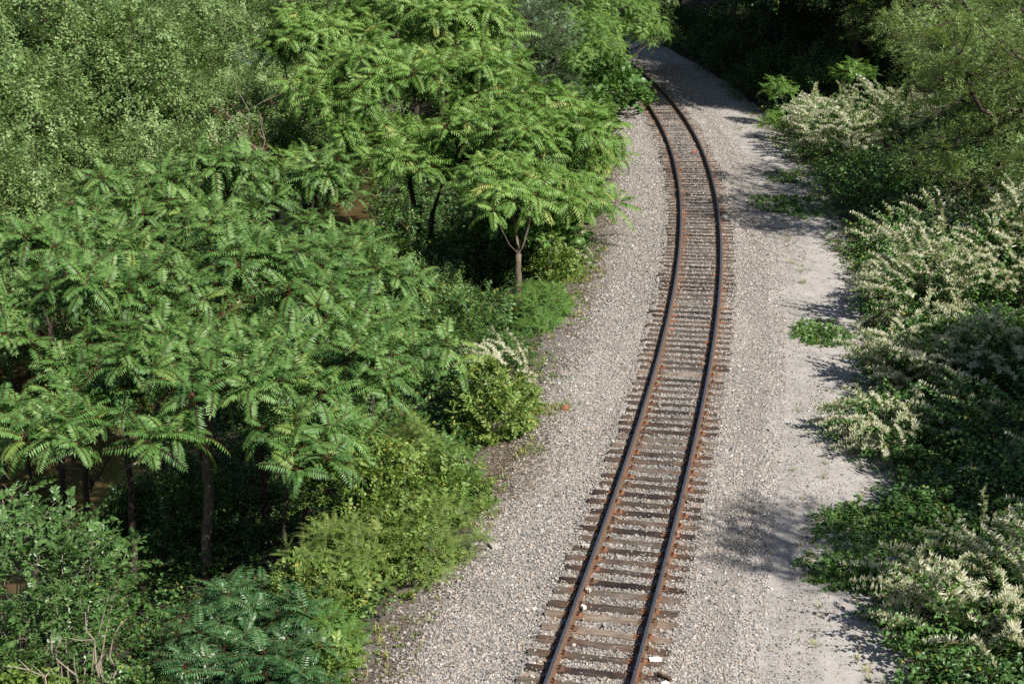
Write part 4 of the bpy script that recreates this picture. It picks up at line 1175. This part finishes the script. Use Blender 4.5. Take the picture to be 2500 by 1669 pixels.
# closing the view at the far end, and the dark wood on the right
for k, (x, y, sc) in enumerate(((-1, 96, 1.1), (-6, 92, 1.1), (-9, 84, 1.0), (-11, 78, .95), (2, 104, 1.1), (-4, 108, 1.2), (-13, 100, 1.2), (-9, 110, 1.3), (7.2, 97, .75), (8, 131, 1.2), (3, 126, 1.1), (-14, 116, 1.2), (-18, 122, 1.3), (-22, 112, 1.2), (-9, 122, 1.3), (-25, 124, 1.4))):
    wood_tree(x, y, sc, 'small-leaved tree closing the view at the top edge, left of the far bend', 'trees beside the far bend', WM[k % 4])
DK = 'dark shaded woods along the right of the far bend'
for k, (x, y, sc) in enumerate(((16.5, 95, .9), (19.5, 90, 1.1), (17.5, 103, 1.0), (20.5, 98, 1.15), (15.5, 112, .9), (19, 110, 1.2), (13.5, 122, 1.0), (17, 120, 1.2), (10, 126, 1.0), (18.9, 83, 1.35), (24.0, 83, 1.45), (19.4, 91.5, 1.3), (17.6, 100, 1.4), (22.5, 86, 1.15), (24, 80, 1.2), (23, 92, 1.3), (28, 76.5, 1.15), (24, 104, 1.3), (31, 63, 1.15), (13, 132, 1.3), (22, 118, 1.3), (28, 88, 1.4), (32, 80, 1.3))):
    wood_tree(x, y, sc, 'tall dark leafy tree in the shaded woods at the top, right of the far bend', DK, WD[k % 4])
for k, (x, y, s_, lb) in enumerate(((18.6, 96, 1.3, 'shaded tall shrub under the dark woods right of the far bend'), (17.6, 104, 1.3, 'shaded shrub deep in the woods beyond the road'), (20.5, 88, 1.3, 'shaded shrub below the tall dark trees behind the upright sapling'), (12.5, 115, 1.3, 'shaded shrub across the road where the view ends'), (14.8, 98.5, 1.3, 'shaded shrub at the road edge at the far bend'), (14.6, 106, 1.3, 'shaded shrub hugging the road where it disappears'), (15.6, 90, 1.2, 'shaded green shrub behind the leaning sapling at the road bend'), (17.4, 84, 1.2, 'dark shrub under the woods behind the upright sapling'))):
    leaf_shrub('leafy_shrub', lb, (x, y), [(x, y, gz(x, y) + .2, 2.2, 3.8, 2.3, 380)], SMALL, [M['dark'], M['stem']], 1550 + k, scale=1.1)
# tall trees beside the frame on the slope: their shade falls across the slope and the road
for k, (x, y, sc, lb) in enumerate(((17.4, 27.5, .9, 'tall tree on the right slope beyond the frame, casting shade on the creeper'), (18.4, 33.5, .85, 'tall tree up the right slope by the frame edge'))):
    wood_tree(x, y, sc, lb, None, WW[k % 4])
leaf_shrub('tall_tree', 'slim tall tree on the near right slope beyond the frame', (15.8, 20.6), [(15.3, 21.1, 11.2, 2.1, 1.2, 1.2, 150), (16.3, 19.7, 12.3, 2.2, 1.1, 1.1, 150), (15.2, 22.7, 10.8, 1.5, .8, .8, 80)], LANCE, WL, 1460, 'tree', skel=8.0, low=-.6, r_trunk=.16)

# pale crooked trunk showing through the dark woods
t = thing('dead_tree', 'pale crooked bare trunk showing in the dark woods at the top', 'tree', (15.6, 110.5, gz(15.6, 110.5)))
W = Soup()
W.tube([(0, 0, -.3), (.3, 0, 1.2), (.5, .1, 2.6), (1.2, 0, 4.5), (1.5, 0, 7)], [.3, .24, .22, .17, .1], 8)
W.tube([(.4, 0, 1.9), (-.3, 0, 3.2), (-1.1, .1, 4.1), (-1.6, 0, 6)], [.16, .13, .1, .05], 7)
W.build('trunk', M['bark'], t, True)

# ------------------------------------------------------------------ dead twigs and debris
def dead(name, label, base, tips, seed, r=.02, mat='twig', seeds=0):
    rng = np.random.default_rng(seed)
    t = thing(name, label, 'branch', base)
    W = Soup()
    for tp in tips:
        tp = np.array(tp, float); n = 8
        q = np.linspace(0, 1, n)[:, None]
        c = tp * q + np.concatenate([np.zeros((1, 3)), rng.normal(0, .035 * np.linalg.norm(tp), (n - 2, 3)), np.zeros((1, 3))])
        W.tube(c, r * (1.05 - .8 * q[:, 0]), 5)
        for k in range(4):
            i = int(rng.integers(2, n - 1)); d = unit(tp + rng.normal(0, .6, 3) * np.linalg.norm(tp)) * rng.uniform(.15, .32) * np.linalg.norm(tp)
            W.tube([c[i], c[i] + d * .5 + rng.normal(0, .03, 3), c[i] + d], [r * .5, r * .35, r * .15], 4)
            if seeds:
                m = 14; Q = Soup()
                P = c[i] + d * rng.uniform(.6, 1.1, (m, 1)) + rng.normal(0, .12, (m, 3))
                leafs(Q, FOLD, P, rng.normal(0, 1, (m, 3)) - [0, 0, .8], rng.normal(0, 1, (m, 3)), np.full(m, .11), np.full(m, .04), rng.uniform(0, 1, m), np.zeros(m))
                Q.build('seed_cluster', M['seed'], t)
    W.build('twigs', M[mat], t, True)
    return t
dead('bare_branch', 'bare pale twigs with dull red seed clusters before the far woods', (-8.2, 50.0, 3.2), [(-1.0, 0, 3.6), (-1.6, .5, 2.6), (-.3, .3, 2.3), (-2.0, 0, 1.5)], 1601, .022, seeds=1)
dead('bare_branch', 'bare grey twigs sticking out above the sparse flowering clump at right', (16.8, 54.0, .9), [(-.8, 0, 1.3), (-.1, .2, 1.5), (.9, 0, 1.3), (-1.2, .3, .9)], 1602, .02)
dead('bare_branch', 'tangle of bare pale branches in the lower left corner', (-7.7, 24.6, -1.7), [(-.9, .3, 1.7), (-.25, .4, 2.2), (.35, .2, 1.9), (-1.6, .4, 1.2), (.12, .1, 1.5)], 1603, .035)
dead('bare_branch', 'broken pale limb sticking left from the straight grey trunk', (-7.1, 31.8, 1.0), [(-1.7, -.3, -.35)], 1604, .04)
dead('bare_branch', 'dead grey twig tangle at the left edge before the far woods', (-13.6, 44.0, .6), [(-.8, 0, 1.2), (.6, .2, 1.4), (-1.4, .2, .6), (1.2, 0, .7), (0, 0, 1.6)], 1605, .025)
dead('bare_branch', 'black leafless twigs rising against the brown river', (-11.6, 38.0, -2.9), [(.3, 0, 2.6), (-.8, 0, 2.2), (1.2, .2, 2.0)], 1606, .03, 'bark_dark')

rng = np.random.default_rng(31)
def litter(name, label, n, cx, cy, rx, ry):
    S = Soup()
    for i in range(n):
        a, q = rng.uniform(0, 6.28), math.sqrt(rng.random())
        x, y = cx + rx * q * math.cos(a), cy + ry * q * math.sin(a)
        z = gz(x, y) + .02
        b = rng.uniform(0, 6.28); l = rng.uniform(.08, .4)
        S.tube([(x, y, z), (x + l * .5 * math.cos(b), y + l * .5 * math.sin(b), z + rng.uniform(0, .04)), (x + l * math.cos(b + .2), y + l * math.sin(b + .2), z + .01)], [.006, .005, .003], 3, .5, 0, False)
    o = S.build(name, M['straw'])
    o['kind'] = 'stuff'
    return tag(o, label, 'debris')
litter('twig_debris', 'patch of dry twigs and leaf litter on the gravel beside the leafy shrubs', 420, -.2, 33.6, 1.1, 1.7)
litter('twig_debris', 'dry stems strewn along the gravel edge at the bottom', 120, -1.7, 24.6, 1.4, 2.2)
def leaf_litter(name, label, n, s0, s1, u0, u1, seed):
    rng = np.random.default_rng(seed)
    s = rng.uniform(s0, s1, n); u = rng.normal((u0 + u1) / 2, (u1 - u0) / 3.2, n)
    k = (.5 + .6 * lump(s, u * 1.5, 1.1)) > rng.random(n) * .9
    s, u = s[k], u[k]; n = len(s)
    x, y, _ = at(s, u)
    S = Soup(); a = rng.uniform(0, 6.28, n)
    L = rng.uniform(.03, .09, n)
    leafs(S, FOLD, np.stack([x, y, ground(x, y, u) + rng.uniform(.012, .035, n)], 1), np.stack([np.cos(a), np.sin(a), rng.normal(0, .2, n)], 1),
          np.stack([rng.normal(0, .4, n), rng.normal(0, .4, n), np.ones(n)], 1), L, L * rng.uniform(.15, .6, n), rng.uniform(0, 1, n), np.zeros(n))
    o = S.build(name, M['litter'])
    o['kind'] = 'stuff'
    return tag(o, label, 'leaf litter')
leaf_litter('leaf_litter', 'brown dead leaves and stalks along the left edge of the gravel', 16000, -5, 60, -4.9, -3.3, 51)
leaf_litter('leaf_litter', 'dark dead leaves heaped beside the patch of dry twigs', 5000, 10.5, 16.5, -4.4, -2.3, 52)
def grass(label, x, y, r, n, seed):
    rng = np.random.default_rng(seed)
    t = thing('grass_tuft', label, 'grass', (x, y, gz(x, y)))
    S = Soup()
    a = rng.uniform(0, 6.28, n); q = np.sqrt(rng.random(n)) * r
    P = np.stack([q * np.cos(a), q * np.sin(a), 0 * q], 1)
    b = rng.uniform(0, 6.28, n)
    d = np.stack([np.cos(b) * .7, np.sin(b) * .7, rng.uniform(.3, 1, n)], 1)
    L = rng.uniform(.12, .3, n)
    leafs(S, FOLD, P, d, np.stack([np.cos(b), np.sin(b), np.ones(n)], 1), L, L * .06 + .004, rng.uniform(0, 1, n), np.where(rng.random(n) < .25, .6, 0))
    S.build('blades', M['grass'], t)
grass('tuft of grass on the gravel right of the round yellow-green bush', .9, 37.8, .55, 260, 1)
grass('grass tuft growing in the gravel beside the patch of dry twigs', .5, 35.0, .4, 170, 2)
grass('small grass tuft nearest the rails, right of the round bush', 1.5, 38.0, .35, 120, 3)
grass('thin grass on the road edge under the tall flowering mound', 12.9, 67.5, .7, 220, 4)
grass('grass and weeds on the gravel below the white-flowered clump by the heart-leaved shrub', 2.2, 50.6, .5, 160, 5)

def scrap(name, label, cat, s, u, size, mat, seed, z=.03, h=None):
    """a crumpled flat scrap or small broken block"""
    rng = np.random.default_rng(seed)
    x, y, hd = at(s, u)
    zb = float(ground(x, y, np.atleast_1d(u))[0]) + z if h is None else h
    S = Soup()
    n = 6
    gx, gy = np.meshgrid(np.linspace(-.5, .5, n), np.linspace(-.5, .5, n))
    top = np.stack([gx.ravel() * size[0], gy.ravel() * size[1], size[2] * (.5 + .5 * rng.random(n * n))], 1)
    top[:, :2] += rng.normal(0, .03 * size[0], (n * n, 2))
    bot = top * np.array([1, 1, 0]) - np.array([0, 0, .01])
    i, j = np.meshgrid(np.arange(n - 1), np.arange(n - 1), indexing='ij')
    a = (i * n + j).ravel()
    F = np.concatenate([np.stack([a, a + 1, a + n + 1], 1), np.stack([a, a + n + 1, a + n], 1)])
    edge = [k for k in range(n)] + [k * n + n - 1 for k in range(1, n)] + [n * n - 1 - k for k in range(1, n)] + [(n - 1 - k) * n for k in range(1, n - 1)]
    FS = []
    for q in range(len(edge)):
        e, f = edge[q], edge[(q + 1) % len(edge)]
        FS += [(e, e + n * n, f + n * n), (e, f + n * n, f)]
    S.add(np.concatenate([top, bot]), np.concatenate([F, F[:, ::-1] + n * n, np.array(FS)]))
    o = S.build(name, mat)
    o.location = (float(x), float(y), zb)
    o.rotation_euler = (0, 0, rng.uniform(0, 6.28))
    return tag(o, label, cat)
scrap('paper_scrap', 'white rectangular scrap beside the right rail near the bottom', 'litter', 3.6, 1.02, (.22, .12, .03), M['paper'], 1, .05)
scrap('paper_scrap', 'small crumpled white scrap by the rusty joint on the right rail', 'litter', 2.75, 1.3, (.13, .1, .05), M['paper'], 2, .04)
scrap('wrapper', 'bright blue crumpled wrapper between the rails at the bottom edge', 'litter', -1.75, -.42, (.16, .1, .06), M['blue'], 3, .05)
scrap('cloth_rag', 'pale crumpled rag lying on the gravel left of the track', 'litter', 8.0, -3.05, (.26, .14, .06), M['palestone'], 4, .03)
scrap('plastic_scrap', 'clear crushed plastic bottle against the right rail inside the track', 'litter', .75, .58, (.22, .08, .07), M['plastic'], 5, .05)
scrap('brick_piece', 'red broken brick piece on the gravel by the grass tuft', 'debris', 16.6, -2.9, (.26, .14, .07), M['brick'], 6, .03)
scrap('steel_scrap', 'rusty bent steel scrap beside the joint on the right rail', 'debris', 3.0, 1.25, (.34, .06, .05), M['rust'], 7, .05)
scrap('pale_rock', 'round pale rock resting on the left rail base, right of the rail', 'rock', 5.9, -.62, (.09, .09, .07), M['palestone'], 8, .1)
scrap('pale_rock', 'white oval rock beside the left rail, below the round pale one', 'rock', 5.2, -.60, (.11, .07, .06), M['paper'], 9, .1)
scrap('pale_rock', 'buff rock lying on a tie end left of the left rail', 'rock', 7.9, -1.0, (.13, .1, .06), M['palestone'], 10, .07)
scrap('pale_rock', 'small white rock outside the right rail at the upper part of the track', 'rock', 38.0, .98, (.22, .16, .1), M['paper'], 11, .05)
scrap('red_scrap', 'small red scrap between the rails on the far curve', 'litter', 51.0, .35, (.22, .16, .1), M['brick'], 12, .05)
